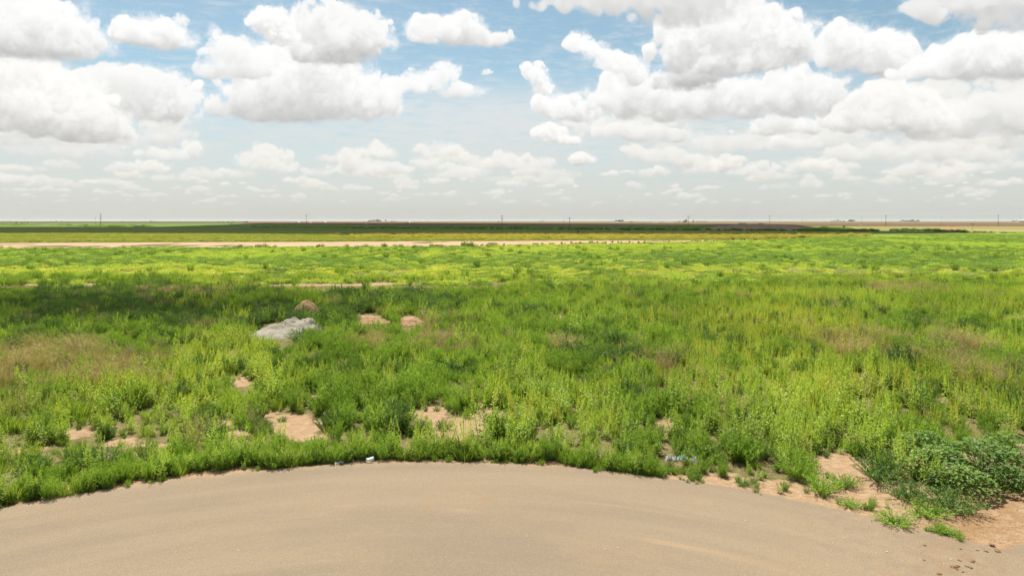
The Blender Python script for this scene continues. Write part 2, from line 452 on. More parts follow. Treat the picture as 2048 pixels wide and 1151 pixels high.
DARK = [(150, 610, 170, 30), (330, 640, 160, 22), (60, 660, 90, 16), (560, 628, 70, 14), (690, 632, 55, 16), (790, 600, 90, 16), (720, 600, 60, 16), (500, 590, 60, 12), (640, 640, 110, 22), (250, 590, 200, 20), (1190, 700, 70, 40), (1230, 730, 60, 26), (880, 620, 60, 16), (1060, 640, 60, 12)]
BROAD = [(1780, 745, 110, 30), (1240, 745, 60, 22), (1010, 700, 60, 30), (1550, 590, 60, 9), (1900, 620, 180, 16), (1730, 610, 60, 12), (1500, 860, 130, 50), (1700, 870, 100, 30), (930, 890, 90, 26), (1050, 890, 80, 28), (70, 880, 90, 26), (250, 840, 60, 30), (530, 740, 60, 34), (1750, 900, 60, 14), (1050, 770, 60, 30), (30, 668, 40, 16), (0, 990, 60, 24)]
SPIKE = [(1750, 800, 270, 60), (1560, 745, 140, 60), (1950, 820, 140, 60), (1450, 720, 100, 50), (1380, 800, 100, 40), (1480, 660, 200, 60), (1120, 840, 110, 30), (1650, 690, 150, 30)]
FEATH = [(750, 800, 120, 60), (700, 880, 100, 40), (300, 950, 300, 40), (450, 930, 180, 30), (1450, 920, 110, 34), (1300, 900, 90, 30), (1170, 740, 110, 50), (1640, 950, 60, 30), (1100, 650, 240, 60), (560, 930, 120, 30), (700, 680, 130, 50), (1320, 850, 60, 40), (1980, 870, 60, 16), (480, 800, 70, 30), (600, 780, 40, 30)]
# line of brown mud dragged across from the street, from far end to near end
MA, MBp = gx(2046, 925), gx(1905, 1160)
def mud(X, Y):
    dx, dy = MBp.x - MA.x, MBp.y - MA.y; L = math.hypot(dx, dy)
    s = ((X - MA.x) * dy - (Y - MA.y) * dx) / L
    n = fbm(X * 1.6, Y * 1.6, 4)
    return np.clip(1.15 - np.abs(s - .15 + n * .5) / .95, 0, 1) * np.where(on_road(X, Y), .75, 1.0) * np.clip(17.6 - Y, 0, 1)
def zg(X, Y):
    z = .10 * fbm(X * .09, Y * .09, 3) + .03 * fbm(X * .6 + 9, Y * .6, 3)
    r = np.hypot(X - CX, Y - CY); th = np.arctan2(Y - CY, X - CX)
    rr = np.where(th > 0, road_r(np.abs(th)), CR)
    k = np.clip((r - rr - .1) / 2.5, 0, 1) * np.clip(np.hypot(X, Y) / 12 - .6, 0, 1)
    k = k * np.clip((420 - Y) / 300, 0, 1) * np.clip(Y - 6, 0, 1)
    return z * k * k * (3 - 2 * k)

# ------------------------------------------------------------------ ground sheet
ys = [-60000, -9000, -1500, -300, -80, -30, -12, -4, 2, 6, 9]
y = 10.0
while y < 45: ys.append(y); y += .30
while y < 62000: ys.append(y); y *= 1.0075 if y < 75 else 1.035
xs = [0.0]; x = 0.0; st = .45
while x < 62000:
    x += st; xs.append(x)
    if x > 14: st *= 1.012 if x < 60 else 1.06
xs = sorted(set([-a for a in xs] + xs))
XX, YY = np.meshgrid(np.array(xs), np.array(ys))
ZZ = zg(XX, YY)
nx, ny = len(xs), len(ys)
bare = np.maximum(zone(XX, YY, BARE), zone(XX, YY, TRACK, .5, .6))
bare = np.where(YY > 260, 0, bare)
edge = np.clip(1.2 - (np.hypot(XX - CX, YY - CY) - CR) / .9, 0, 1) * (YY > 0)
bare = np.maximum(bare, np.clip(edge, 0, 1))
uu, vv = to_px(XX, YY); rdd = np.hypot(XX - CX, YY - CY) - CR
bare = np.maximum(bare, .75 * ((uu > 1380) & (uu < 2300) & (vv > 880) & (YY > 8)) * np.clip(1.6 - rdd / np.interp(uu, [1380, 1500, 1650, 1750, 1900], [.5, .9, 1.3, 2.4, 3.0]), 0, 1))
bare = np.maximum(bare, np.clip((XX - 9.0 - .10 * (YY - 13)) * 1.5, 0, 1) * (YY < 18) * (YY > 8))
mudv = mud(XX, YY) * (YY < 30) * (YY > 6)
def grid_faces(nx, ny):
    i = np.arange((ny - 1) * (nx - 1)); r = i // (nx - 1); c = i % (nx - 1); a = r * nx + c
    return np.stack([a, a + 1, a + nx + 1, a + nx], 1)
me = bpy.data.meshes.new("ground")
V = np.stack([XX.ravel(), YY.ravel(), ZZ.ravel()], 1); Fc = grid_faces(nx, ny)
me.vertices.add(len(V)); me.vertices.foreach_set('co', V.astype(np.float32).ravel())
me.loops.add(Fc.size); me.loops.foreach_set('vertex_index', Fc.ravel().astype(np.int32))
me.polygons.add(len(Fc)); me.polygons.foreach_set('loop_start', (np.arange(len(Fc)) * 4).astype(np.int32))
me.update(calc_edges=True)
me.polygons.foreach_set('use_smooth', [True] * len(Fc))
for nm, arr in (('bare', bare), ('mud', mudv)):
    me.attributes.new(nm, 'FLOAT', 'POINT').data.foreach_set('value', arr.ravel().astype(np.float32))
ground = bpy.data.objects.new("ground", me); COL.objects.link(ground)
tag(ground, "bare reddish sand and thin low weeds under the field", kind='structure')
m = Mat("ground_soil")
big = m.noise(.35, 5); fine = m.noise(5.0, 6); grit = m.noise(34.0, 5, rough=.7); rip = m.noise(2.2, 5, m.pos((1, 2.4, 1)), .6, .6)
sand = m.mix(m.ramp(fine, .3, .72), (0.246, 0.159, 0.090), (0.312, 0.219, 0.134))
sand = m.mix(m.ramp(grit, .50, .72, 0, .6), sand, (0.189, 0.111, 0.058))
sand = m.mix(m.ramp(rip, .56, .66, 0, .45), sand, (0.199, 0.115, 0.063))
sand = m.mix(m.ramp(m.noise(9, 3), .66, .70, 0, .7), sand, (0.332, 0.258, 0.188))
muddy = m.mix(m.ramp(grit, .35, .7), (0.171, 0.099, 0.046), (0.278, 0.173, 0.089))
mf = m.math('MULTIPLY', m.attr('mud'), m.ramp(m.noise(3.0, 6, m.pos((1, .6, 1)), .7), .36, .56))
sand = m.mix(mf, sand, muddy)
grn = m.mix(m.ramp(fine, .3, .7), (.070, .072, .022), (.165, .130, .060))
grn = m.mix(m.ramp(grit, .48, .62, 0, .8), grn, (.19, .145, .07))
grn = m.mix(m.ramp(big, .45, .65, 0, .4), grn, (.085, .100, .025))
bf = m.ramp(m.math('ADD', m.attr('bare'), m.math('MULTIPLY', m.math('SUBTRACT', m.noise(2.6, 5), .5), 1.1)), .38, .62)
hgt = m.math('ADD', m.math('MULTIPLY', rip, .8), m.math('ADD', m.math('MULTIPLY', grit, .10), m.math('MULTIPLY', fine, .35)))
m.principled(m.mix(bf, grn, sand), .95, .1, hgt, .10)
me.materials.append(m.m)

# ------------------------------------------------------------------ paved turning circle
NR, NT = 90, 400
V = []; P = {'sand': [], 'mud': []}
ths = np.linspace(-math.pi, math.pi, NT, endpoint=False)
R_ = np.where(ths > 0, road_r(np.abs(ths)), CR)
R_ = np.where((ths <= 0) & (ths > -math.pi / 2), CR + 14 * np.clip(1 + ths / .5, 0, 1), R_)
wob = .05 * fbm(ths * 40, ths * 0, 3) + .05 * fbm(ths * 9, ths * 0 + 4, 3)
rad = np.linspace(0, 1, NR) ** .8
RR, TT = np.meshgrid(rad, ths, indexing='ij')
AX = CX + RR * (R_ + wob)[None, :] * np.cos(TT); AY = CY + RR * (R_ + wob)[None, :] * np.sin(TT)
AZ_ = np.full_like(AX, .022) - .03 * (RR > .9985)
V = np.stack([AX.ravel(), AY.ravel(), AZ_.ravel()], 1)
fs = [(i * NT + j, i * NT + (j + 1) % NT, (i + 1) * NT + (j + 1) % NT, (i + 1) * NT + j) for i in range(NR - 1) for j in range(NT)]
m = Mat("worn_asphalt")
g = m.n('ShaderNodeNewGeometry'); sub = m.n('ShaderNodeVectorMath', operation='SUBTRACT')
m.l(g.outputs['Position'], sub.inputs[0]); sub.inputs[1].default_value = (CX, CY, 0)
ln = m.n('ShaderNodeVectorMath', operation='LENGTH'); m.l(sub.outputs[0], ln.inputs[0])
sx = m.n('ShaderNodeSeparateXYZ'); m.l(sub.outputs[0], sx.inputs[0])
ang = m.math('ARCTAN2', sx.outputs[1], sx.outputs[0])
cb = m.n('ShaderNodeCombineXYZ'); m.l(ln.outputs['Value'], cb.inputs[0]); m.l(m.math('MULTIPLY', ang, 1.6), cb.inputs[1])
arc = m.noise(1.05, 5, cb.outputs[0], .55, .5)
arc2 = m.noise(3.2, 4, cb.outputs[0], .55, .8)
agg = m.n('ShaderNodeTexVoronoi'); agg.inputs['Scale'].default_value = 75; m.l(m.pos(), agg.inputs['Vector'])
agc = m.n('ShaderNodeSeparateColor'); m.l(agg.outputs['Color'], agc.inputs[0])
fine = m.noise(30, 5, rough=.75)
c = m.mix(m.ramp(arc, .30, .72), (0.194, 0.151, 0.103), (0.243, 0.188, 0.123))
c = m.mix(m.ramp(arc2, .52, .78, 0, .26), c, (0.267, 0.211, 0.143))
c = m.mix(m.ramp(m.noise(.45, 4), .45, .7, 0, .5), c, (0.252, 0.184, 0.111))
c = m.mix(m.ramp(agc.outputs[0], .0, 1.0, 0, .40, False), c, (0.151, 0.114, 0.074))
c = m.mix(m.ramp(agc.outputs[1], .84, 1.0, 0, .5, False), c, (0.312, 0.259, 0.191))
c = m.mix(m.ramp(fine, .45, .75, 0, .35), c, (0.141, 0.104, 0.067))
# blown sand near the rim and in streaks, a few rusty stains
st_ = m.math('MULTIPLY', m.ramp(m.noise(1.1, 5, cb.outputs[0], .6, 1.2), .60, .74), .42)
c = m.mix(st_, c, (0.315, 0.215, 0.123))
rim = m.math('MULTIPLY', m.attr('sand'), m.ramp(m.noise(3.5, 5), .38, .60))
c = m.mix(rim, c, (0.315, 0.210, 0.123))
c = m.mix(m.ramp(m.noise(1.3, 4, m.pos((1, 1.6, 1))), .70, .73, 0, .55), c, (0.262, 0.135, 0.057))
c = m.mix(m.ramp(m.noise(.8, 5, cb.outputs[0], .6, 2.0), .60, .70, 0, .12), c, (0.295, 0.242, 0.174))
mf = m.math('MULTIPLY', m.math('MULTIPLY', m.attr('mud'), .7), m.ramp(m.noise(3.0, 6, m.pos((1, .6, 1)), .7), .42, .62))
c = m.mix(mf, c, m.mix(m.ramp(fine, .35, .7), (0.164, 0.094, 0.044), (0.262, 0.168, 0.092)))
m.principled(c, .9, .25, m.math('ADD', fine, m.math('MULTIPLY', agg.outputs['Distance'], .8)), .012)
sandv = np.clip((RR * (R_ + wob)[None, :] - (R_[None, :] - .45)) / .6, 0, 1) * np.where(AX > 3.5, .25, 1.0) + .25 * np.exp(-((AX - 7.0) ** 2 + (AY - 12.6) ** 2) / 3)
mudr = mud(AX, AY) * (AY > 0)
pave = mesh_obj("asphalt_pavement", V, fs, m.m)
for nm, arr in (('sand', sandv), ('mud', mudr)):
    pave.data.attributes.new(nm, 'FLOAT', 'POINT').data.foreach_set('value', arr.ravel().astype(np.float32))
tag(pave, "pale dusty asphalt turning circle", kind='structure')

# ------------------------------------------------------------------ fields further off
def sheet(name, pts, z, mat, label):
    o = mesh_obj(name, [gx(a, b, z) for a, b in pts], [tuple(range(len(pts)))[::-1]], mat)
    return tag(o, label, kind='structure')
def field_mat(name, c1, c2, c3, s=.02, st=(1, 1, 1), fs=.25, rows=None):
    m = Mat(name)
    a = m.noise(s, 5, m.pos(st)); b = m.noise(fs, 5, rough=.7); 
    c = m.mix(m.ramp(a, .35, .65), c1, c2); c = m.mix(m.ramp(b, .42, .66, 0, .7), c, c3)
    return m.principled(c, .95, .05, b, .4)
sheet('dirt_road', [(-700, 500), (0, 497.6), (520, 495.6), (860, 494), (1024, 490.5), (1200, 487.4), (1400, 484.6), (1560, 480.2), (1400, 480.3), (1024, 481.9), (500, 484.3), (0, 486), (-700, 487.6)], .03,
      field_mat('road_dirt', (0.344, 0.230, 0.148), (0.384, 0.273, 0.186), (0.272, 0.156, 0.087), .06, (.35, 1.4, 1), .12), "pale tan dirt road across the field")
sheet('crop_field', [(-1500, 485.8), (0, 484.6), (500, 483.6), (1024, 481.4), (1400, 479.6), (1720, 474), (2400, 466.5), (3000, 455.5), (3000, 453.5), (-1500, 453.5)], .02,
      field_mat('crop_green', (.120, .158, .030), (.150, .190, .038), (.09, .12, .024), .03, (.4, 1, 1), .45), "flat green crop field")
sheet('weedy_field', [(480, 460.5), (2600, 461.5), (2600, 447.5), (480, 446.2), (200, 447.6), (-1500, 450), (-1500, 454.2), (300, 454.2)], .10,
      field_mat('weed_green', (0.095, 0.141, 0.027), (0.120, 0.169, 0.034), (0.070, 0.098, 0.019), .01, (.4, 1, 1), .3), "rough green strip of weeds")
sheet('far_field', [(-9000, 446.8), (500, 446.0), (500, 441.62), (-9000, 441.62)], .22,
      field_mat('far_green', (0.068, 0.078, 0.029), (0.092, 0.101, 0.038), (0.056, 0.062, 0.023), .003, (.4, 1, 1), .02), "far green field at the left horizon")
sheet('ploughed_field', [(455, 446.6), (760, 449.8), (1100, 450.8), (1400, 450.4), (1650, 451.2), (2048, 452.3), (5000, 456), (5000, 446.6), (2048, 446.6), (1500, 446.4), (1000, 445.6), (770, 443.9), (560, 443.2), (500, 443.2)], .34,
      field_mat('ploughed', (0.115, 0.070, 0.040), (0.143, 0.090, 0.056), (0.099, 0.057, 0.033), .004, (.4, 1, 1), .04), "brown ploughed field")
sheet('stubble_field', [(840, 444.4), (1000, 445.4), (1400, 446.3), (2048, 446.4), (5000, 446.4), (5000, 442.9), (2048, 442.9), (1400, 443.1), (840, 443.4)], .46,
      field_mat('stubble', (0.160, 0.129, 0.068), (0.144, 0.121, 0.065), (0.120, 0.094, 0.046), .002, (.3, 1, 1), .01), "pale stubble strip by the horizon")
sheet('golden_strip', [(1130, 451.3), (1360, 450.6), (1470, 448.2), (1500, 446.8), (1380, 448.0), (1250, 449.7), (1130, 450.5)], .50,
      field_mat('golden', (0.254, 0.186, 0.070), (0.274, 0.211, 0.090), (0.201, 0.154, 0.060), .01), "golden dry strip beside the ploughed field")
sheet('pasture', [(1610, 453.5), (1700, 458), (1780, 462.5), (1900, 466.5), (2200, 470), (4200, 480), (5000, 456.3), (2048, 452.5), (1800, 452.1), (1620, 452.6)], .16,
      field_mat('pale_pasture', (0.180, 0.176, 0.057), (0.216, 0.191, 0.072), (0.136, 0.144, 0.042), .02, (.4, 1, 1), .2), "sunlit pale pasture at the right")
sheet('sandy_strip', [(1860, 458.4), (1935, 459.5), (2048, 463.4), (2300, 466), (2300, 463.8), (2060, 461.4), (1960, 458.2), (1905, 457.4)], .21,
      field_mat('sandy', (0.264, 0.186, 0.116), (0.232, 0.180, 0.085), (0.331, 0.287, 0.105), .03), "sandy strip in the pale pasture")

# ------------------------------------------------------------------ clouds overhead and beyond the frame that shade the fields (unseen, outlined to cast those shadows, at 1500 m)
def shade_cloud(name, pts, hc, thick, label, seed):
    off = Vector((SUN.x, SUN.y)) / SUN.z * hc
    ring = [(gx(a, b).x + off.x, gx(a, b).y + off.y) for a, b in pts]
    c = Vector((sum(p[0] for p in ring) / len(ring), sum(p[1] for p in ring) / len(ring)))
    rr = random.Random(seed); vs = []; fs = []
    dense = []
    for i in range(len(ring)):
        p, q = Vector(ring[i]), Vector(ring[(i + 1) % len(ring)])
        n = max(1, int((q - p).length / 60))
        nrm = Vector((-(q - p).y, (q - p).x)).normalized()
        for k in range(n): dense.append(p.lerp(q, k / n) + nrm * rr.uniform(-1, 1) * min(14, thick * .1))
    N = len(dense)
    for sc, z in ((.86, 0), (1, .14), (.97, .34), (.85, .6), (.6, .86), (.3, 1.0)):
        for p in dense:
            q = c + (p - c) * sc
            vs.append((q.x, q.y, hc + z * thick * (1 + .25 * math.sin(q.x * .01) * math.cos(q.y * .013))))
    for L in range(5): fs += [(L * N + i, L * N + (i + 1) % N, (L + 1) * N + (i + 1) % N, (L + 1) * N + i) for i in range(N)]
    vs += [(c.x, c.y, hc), (c.x, c.y, hc + thick * 1.1)]
    fs += [(N * 6, (i + 1) % N, i) for i in range(N)] + [(N * 6 + 1, 5 * N + i, 5 * N + (i + 1) % N) for i in range(N)]
    o = mesh_obj(name, vs, fs, CLOUDM, smooth=True)
    return tag(o, label, kind='structure')
mc = Mat("cloud_white"); d1 = mc.n('ShaderNodeBsdfDiffuse'); d1.inputs[0].default_value = (.92, .92, .92, 1)
t1 = mc.n('ShaderNodeBsdfTranslucent'); t1.inputs[0].default_value = (.9, .9, .9, 1)
x1 = mc.n('ShaderNodeMixShader'); x1.inputs[0].default_value = .45
mc.l(d1.outputs[0], x1.inputs[1]); mc.l(t1.outputs[0], x1.inputs[2]); mc.l(x1.outputs[0], mc.out.inputs[0])
CLOUDM = mc.m
shade_cloud('cloud', [(-700, 454.8), (-700, 468.0), (0, 467.6), (300, 467.2), (520, 468.6), (760, 471.6), (1100, 472.0), (1500, 472.2), (1640, 470.5), (1740, 467.6), (1960, 466.2), (1900, 463.8), (1700, 460.8), (1640, 457), (1590, 449.6), (1500, 448.0), (1200, 447.5), (1000, 446.8), (800, 446), (520, 446), (470, 448.5), (330, 453.5)], 1500, 60, "large unseen cloud shaped to shade the fields", 3)  # unseen from the camera; outline follows the shadow band on the fields
shade_cloud('cloud', [(-300, 601), (-300, 626), (150, 634), (400, 628), (540, 618), (680, 612), (680, 608), (400, 601), (100, 598)], 1500, 16, "thin unseen cloud shred added to shade the near field", 5)  # unseen shred added here, kept narrow so the sun is only partly blocked

# ------------------------------------------------------------------ plant models (each a small mesh, used by the ground cover)
PROTO = bpy.data.collections          # models live in collections that are not linked to the scene
class PB:
    """plant builder: many small leaves and blades with a tone value each"""
    def __init__(s, seed): s.v = []; s.f = []; s.t = []; s.r = random.Random(seed)
    def quad(s, p, a, b, t):
        n = len(s.v); s.v += [p - a * .5, p + b * .45 - a * .0 + a * .5 * 0 + a * .5, p + b, p + b * .45 - a * .5]
        s.f += [(n, n + 1, n + 2, n + 3)]; s.t += [t] * 4
    def leaf(s, p, d, w, L, t, fold=.25):
        """a pointed leaf from p along d"""
        side = d.cross(Vector((0, 0, 1)))
        if side.length < 1e-3: side = Vector((1, 0, 0))
        side.normalize(); up = side.cross(d).normalized()
        n = len(s.v); m = p + d * L * .45
        s.v += [p, m + side * w * .5 + up * w * fold, p + d * L - up * L * .12, m - side * w * .5 + up * w * fold, m]
        s.f += [(n, n + 4, n + 1), (n + 4, n + 2, n + 1), (n, n + 3, n + 4), (n + 4, n + 3, n + 2)]; s.t += [t] * 5
    def blade(s, p, d, L, w, t, bend=.3):
        side = d.cross(Vector((s.r.uniform(-1, 1), s.r.uniform(-1, 1), .2)))
        if side.length < 1e-3: side = Vector((1, 0, 0))
        side = side.normalized() * w * .5; out = Vector((d.x, d.y, 0))
        q = p + d * L * .55; e = p + d * L + out * bend * L - Vector((0, 0, bend * L * .35))
        n = len(s.v); s.v += [p - side, p + side, q + side * .8, q - side * .8, e]
        s.f += [(n, n + 1, n + 2, n + 3), (n + 3, n + 2, n + 4)]; s.t += [t] * 5
    def stem(s, p, q, w, t):
        d = (q - p); a = d.cross(Vector((s.r.uniform(-1, 1), s.r.uniform(-1, 1), .1))).normalized() * w * .5
        n = len(s.v); s.v += [p - a, p + a, q + a * .6, q - a * .6]; s.f += [(n, n + 1, n + 2, n + 3)]; s.t += [t] * 4
    def rd(s, up=.5, spread=1.0):
        a = s.r.uniform(0, 2 * math.pi); z = up + s.r.uniform(-.25, .25)
        return Vector((math.cos(a) * spread, math.sin(a) * spread, z)).normalized()
    def data(s, name, mat):
        me = bpy.data.meshes.new(name); me.from_pydata([tuple(p) for p in s.v], [], s.f); me.materials.append(mat)
        me.attributes.new('tone', 'FLOAT', 'POINT').data.foreach_set('value', s.t); me.update(); return me

def feathery(seed, mat, R=.38, Ht=.8, n=34, k=17, w=.016, L=.11):
    b = PB(seed)
    for i in range(n):
        a = b.r.uniform(0, 6.283); rr = R * math.sqrt(b.r.random()); base = Vector((math.cos(a) * rr * .35, math.sin(a) * rr * .35, 0))
        h = Ht * (1 - .45 * (rr / R) ** 2) * b.r.uniform(.75, 1.1)
        tip = Vector((math.cos(a) * rr * 1.15, math.sin(a) * rr * 1.15, h)); b.stem(base, tip, .012, b.r.uniform(0, .3))
        for j in range(k):
            t = .12 + .88 * (j / k); p = base.lerp(tip, t) + Vector((0, 0, .03 * math.sin(3 * t)))
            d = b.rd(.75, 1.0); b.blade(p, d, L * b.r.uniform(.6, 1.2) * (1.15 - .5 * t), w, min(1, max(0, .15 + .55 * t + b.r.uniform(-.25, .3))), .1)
    return b.data('feathery', mat)

def broadleaf(seed, mat, Ht=.85, n=4, k=24, spike=.22, lw=.042, ll=.085):
    b = PB(seed)
    for i in range(n):
        a = b.r.uniform(0, 6.283); s0 = Vector((math.cos(a), math.sin(a), 0)) * b.r.uniform(0, .08)
        h = Ht * b.r.uniform(.6, 1.1); tip = s0 + Vector((math.cos(a) * h * .22, math.sin(a) * h * .22, h)); b.stem(s0, tip, .014, .2)
        for j in range(k):
            t = .1 + .9 * j / k; p = s0.lerp(tip, t); d = b.rd(.25 + .5 * t, 1.0)
            pet = .11 * (1.15 - t) * b.r.uniform(.5, 1.2); q = p + d * pet
            sz = (1.25 - .65 * t) * b.r.uniform(.7, 1.2)
            b.leaf(q, (d + Vector((0, 0, -.55 if b.r.random() < .3 else -.15))).normalized(), lw * sz, ll * sz, min(1, max(0, .25 + .4 * t + b.r.uniform(-.25, .3))))
        if spike:
            sl = spike * b.r.uniform(.5, 1.2)
            for j in range(16):
                p = tip + Vector((0, 0, sl * j / 16 - .03)); d = b.rd(.9, 1); b.blade(p, d, .045 * (1.2 - j / 18), .018, b.r.uniform(.75, 1), .0)
    return b.data('broadleaf', mat)

def spikes(seed, mat, Ht=1.0, n=6):
    b = PB(seed)
    for i in range(n):
        a = b.r.uniform(0, 6.283); s0 = Vector((math.cos(a), math.sin(a), 0)) * b.r.uniform(0, .22)
        h = Ht * b.r.uniform(.65, 1.1); tip = s0 + Vector((b.r.uniform(-.06, .06), b.r.uniform(-.06, .06), h)); b.stem(s0, tip, .012, .7)
        for j in range(44):
            t = .15 + .85 * j / 44; p = s0.lerp(tip, t)
            if t < .55: b.leaf(p + b.rd(.4) * .04, b.rd(.2), .03, .07 * b.r.uniform(.6, 1.1), b.r.uniform(.1, .5))
            else: b.blade(p, b.rd(.9), .055 * (1.25 - t), .017, b.r.uniform(.6, 1), .0)
    return b.data('spikes', mat)

def grass(seed, mat, n=110, Ht=.55, R=.22, w=.014, bend=.35, head=False, tone=(.1, .9)):
    b = PB(seed)
    for i in range(n):
        a = b.r.uniform(0, 6.283); rr = R * b.r.random(); p = Vector((math.cos(a) * rr, math.sin(a) * rr, 0))
        o = b.r.uniform(.05, .5); d = Vector((math.cos(a) * o + b.r.uniform(-.2, .2), math.sin(a) * o + b.r.uniform(-.2, .2), 1)).normalized()
        L = Ht * b.r.uniform(.6, 1.15); t = b.r.uniform(*tone); b.blade(p, d, L, w, t, bend)
        if head and b.r.random() < .55:
            e = p + d * L * .95 + Vector((d.x, d.y, 0)) * bend * L * .7
            for j in range(6): b.blade(e + b.rd(.5) * .02 - d * .03 * j, b.rd(.35), .07 * b.r.uniform(.5, 1.2), .010, b.r.uniform(.6, 1), .2)
    return b.data('grass', mat)

def mound(seed, mat, R=.6, Ht=.34, n=420, w=.035, L=.14, up=.9):
    """low rounded cushion of fine growth, for the meadow further off"""
    b = PB(seed)
    for i in range(n):
        a = b.r.uniform(0, 6.283); q = math.sqrt(b.r.random()); rr = R * q
        z = Ht * max(0, 1 - q * q) ** .8 * b.r.uniform(.35, 1.0)
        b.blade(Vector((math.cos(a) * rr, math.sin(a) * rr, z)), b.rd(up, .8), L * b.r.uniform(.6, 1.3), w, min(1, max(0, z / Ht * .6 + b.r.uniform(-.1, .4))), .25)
    return b.data('mound', mat)

def stalks(seed, mat, Ht=.95, n=9):
    b = PB(seed)
    for i in range(n):
        a = b.r.uniform(0, 6.283); s0 = Vector((math.cos(a), math.sin(a), 0)) * b.r.uniform(0, .12); le = b.r.uniform(.1, .75)
        h = Ht * b.r.uniform(.5, 1.1); kn = s0 + Vector((math.cos(a) * le * .2, math.sin(a) * le * .2, h * .6)); tip = kn + Vector((math.cos(a) * le, math.sin(a) * le, 1 - le * .6)) * h * .4
        b.stem(s0, kn, .013, .35); b.stem(kn, tip, .010, .5)
        for j in range(9):
            p = kn.lerp(tip, j / 9); d = b.rd(.7); b.stem(p, p + d * .11 * b.r.uniform(.4, 1.2), .008, b.r.uniform(.4, .9)); b.blade(p + d * .08, d, .05, .014, b.r.uniform(.5, 1), .1)
    return b.data('stalks', mat)

def cockle(seed, mat, R=.8, Ht=.62, n=760):
    b = PB(seed)
    for i in range(n):
        a = b.r.uniform(0, 6.283); q = math.sqrt(b.r.random()); rr = R * q; top = Ht * (max(0, 1 - q ** 2.4)) ** .55
        z = top * (b.r.uniform(.72, 1.0) if b.r.random() < .7 else b.r.uniform(.15, .8))
        p = Vector((math.cos(a) * rr, math.sin(a) * rr, z + .05)); d = Vector((math.cos(a) * q + b.r.uniform(-.7, .7), math.sin(a) * q + b.r.uniform(-.7, .7), b.r.uniform(-.15, .35))).normalized()
        k_ = b.r.uniform(.35, 1.2); b.leaf(p, d, .085 * k_, .14 * k_ * b.r.uniform(.8, 1.2), min(1, max(0, .2 + .5 * z / Ht + b.r.uniform(-.2, .35))), .18)
        if i % 6 == 0: b.stem(Vector((p.x * .3, p.y * .3, 0)), p, .014, .3)
    return b.data('cockle', mat)

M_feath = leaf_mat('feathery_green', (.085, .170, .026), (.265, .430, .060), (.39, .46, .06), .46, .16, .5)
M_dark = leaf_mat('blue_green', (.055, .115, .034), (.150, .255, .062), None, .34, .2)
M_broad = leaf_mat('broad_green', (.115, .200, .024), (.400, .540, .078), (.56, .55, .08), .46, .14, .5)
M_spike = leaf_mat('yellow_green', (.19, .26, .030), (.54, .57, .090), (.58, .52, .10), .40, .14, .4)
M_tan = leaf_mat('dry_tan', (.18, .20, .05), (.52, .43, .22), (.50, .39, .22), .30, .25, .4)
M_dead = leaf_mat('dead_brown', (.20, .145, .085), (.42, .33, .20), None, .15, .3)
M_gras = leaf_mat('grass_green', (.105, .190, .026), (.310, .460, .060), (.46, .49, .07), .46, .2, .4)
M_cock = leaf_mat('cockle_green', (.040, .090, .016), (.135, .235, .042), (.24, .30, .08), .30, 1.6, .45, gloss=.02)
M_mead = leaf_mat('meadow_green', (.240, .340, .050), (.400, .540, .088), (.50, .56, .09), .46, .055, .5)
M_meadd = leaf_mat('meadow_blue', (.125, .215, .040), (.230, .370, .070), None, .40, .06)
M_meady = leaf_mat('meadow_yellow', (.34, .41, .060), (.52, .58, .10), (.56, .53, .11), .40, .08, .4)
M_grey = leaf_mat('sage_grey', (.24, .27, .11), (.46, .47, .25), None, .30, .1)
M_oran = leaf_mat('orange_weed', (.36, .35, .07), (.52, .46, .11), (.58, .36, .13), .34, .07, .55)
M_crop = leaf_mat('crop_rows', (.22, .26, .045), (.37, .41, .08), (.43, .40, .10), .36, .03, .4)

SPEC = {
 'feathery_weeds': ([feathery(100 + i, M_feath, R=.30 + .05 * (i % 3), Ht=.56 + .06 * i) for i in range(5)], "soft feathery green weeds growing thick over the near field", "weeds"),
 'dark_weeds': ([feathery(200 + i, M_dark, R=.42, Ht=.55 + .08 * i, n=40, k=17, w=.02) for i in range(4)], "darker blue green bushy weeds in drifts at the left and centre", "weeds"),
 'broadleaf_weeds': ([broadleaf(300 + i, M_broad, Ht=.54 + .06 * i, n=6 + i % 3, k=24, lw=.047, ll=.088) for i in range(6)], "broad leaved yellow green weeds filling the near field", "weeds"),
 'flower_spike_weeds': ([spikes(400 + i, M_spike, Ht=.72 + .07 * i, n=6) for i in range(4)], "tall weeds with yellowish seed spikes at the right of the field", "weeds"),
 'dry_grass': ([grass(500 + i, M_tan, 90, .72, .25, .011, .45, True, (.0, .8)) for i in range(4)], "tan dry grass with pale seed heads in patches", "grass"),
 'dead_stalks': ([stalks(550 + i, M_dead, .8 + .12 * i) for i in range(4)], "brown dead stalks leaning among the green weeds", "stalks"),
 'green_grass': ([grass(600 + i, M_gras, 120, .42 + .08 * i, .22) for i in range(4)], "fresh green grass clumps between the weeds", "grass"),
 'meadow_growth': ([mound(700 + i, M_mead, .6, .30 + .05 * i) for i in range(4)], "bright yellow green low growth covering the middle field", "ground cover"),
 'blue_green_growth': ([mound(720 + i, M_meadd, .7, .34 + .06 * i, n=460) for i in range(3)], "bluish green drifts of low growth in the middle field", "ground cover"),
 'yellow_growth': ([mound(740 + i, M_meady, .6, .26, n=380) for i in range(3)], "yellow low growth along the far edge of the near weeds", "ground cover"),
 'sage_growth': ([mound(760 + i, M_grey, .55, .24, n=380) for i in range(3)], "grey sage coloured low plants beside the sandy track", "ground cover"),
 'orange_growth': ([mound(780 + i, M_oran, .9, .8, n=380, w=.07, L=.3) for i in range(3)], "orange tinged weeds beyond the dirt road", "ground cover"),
 'crop_plants': ([mound(800 + i, M_crop, 1.0, .38, n=320, w=.07, L=.26) for i in range(3)], "yellow green crop plants beyond the dirt road", "crop"),
}
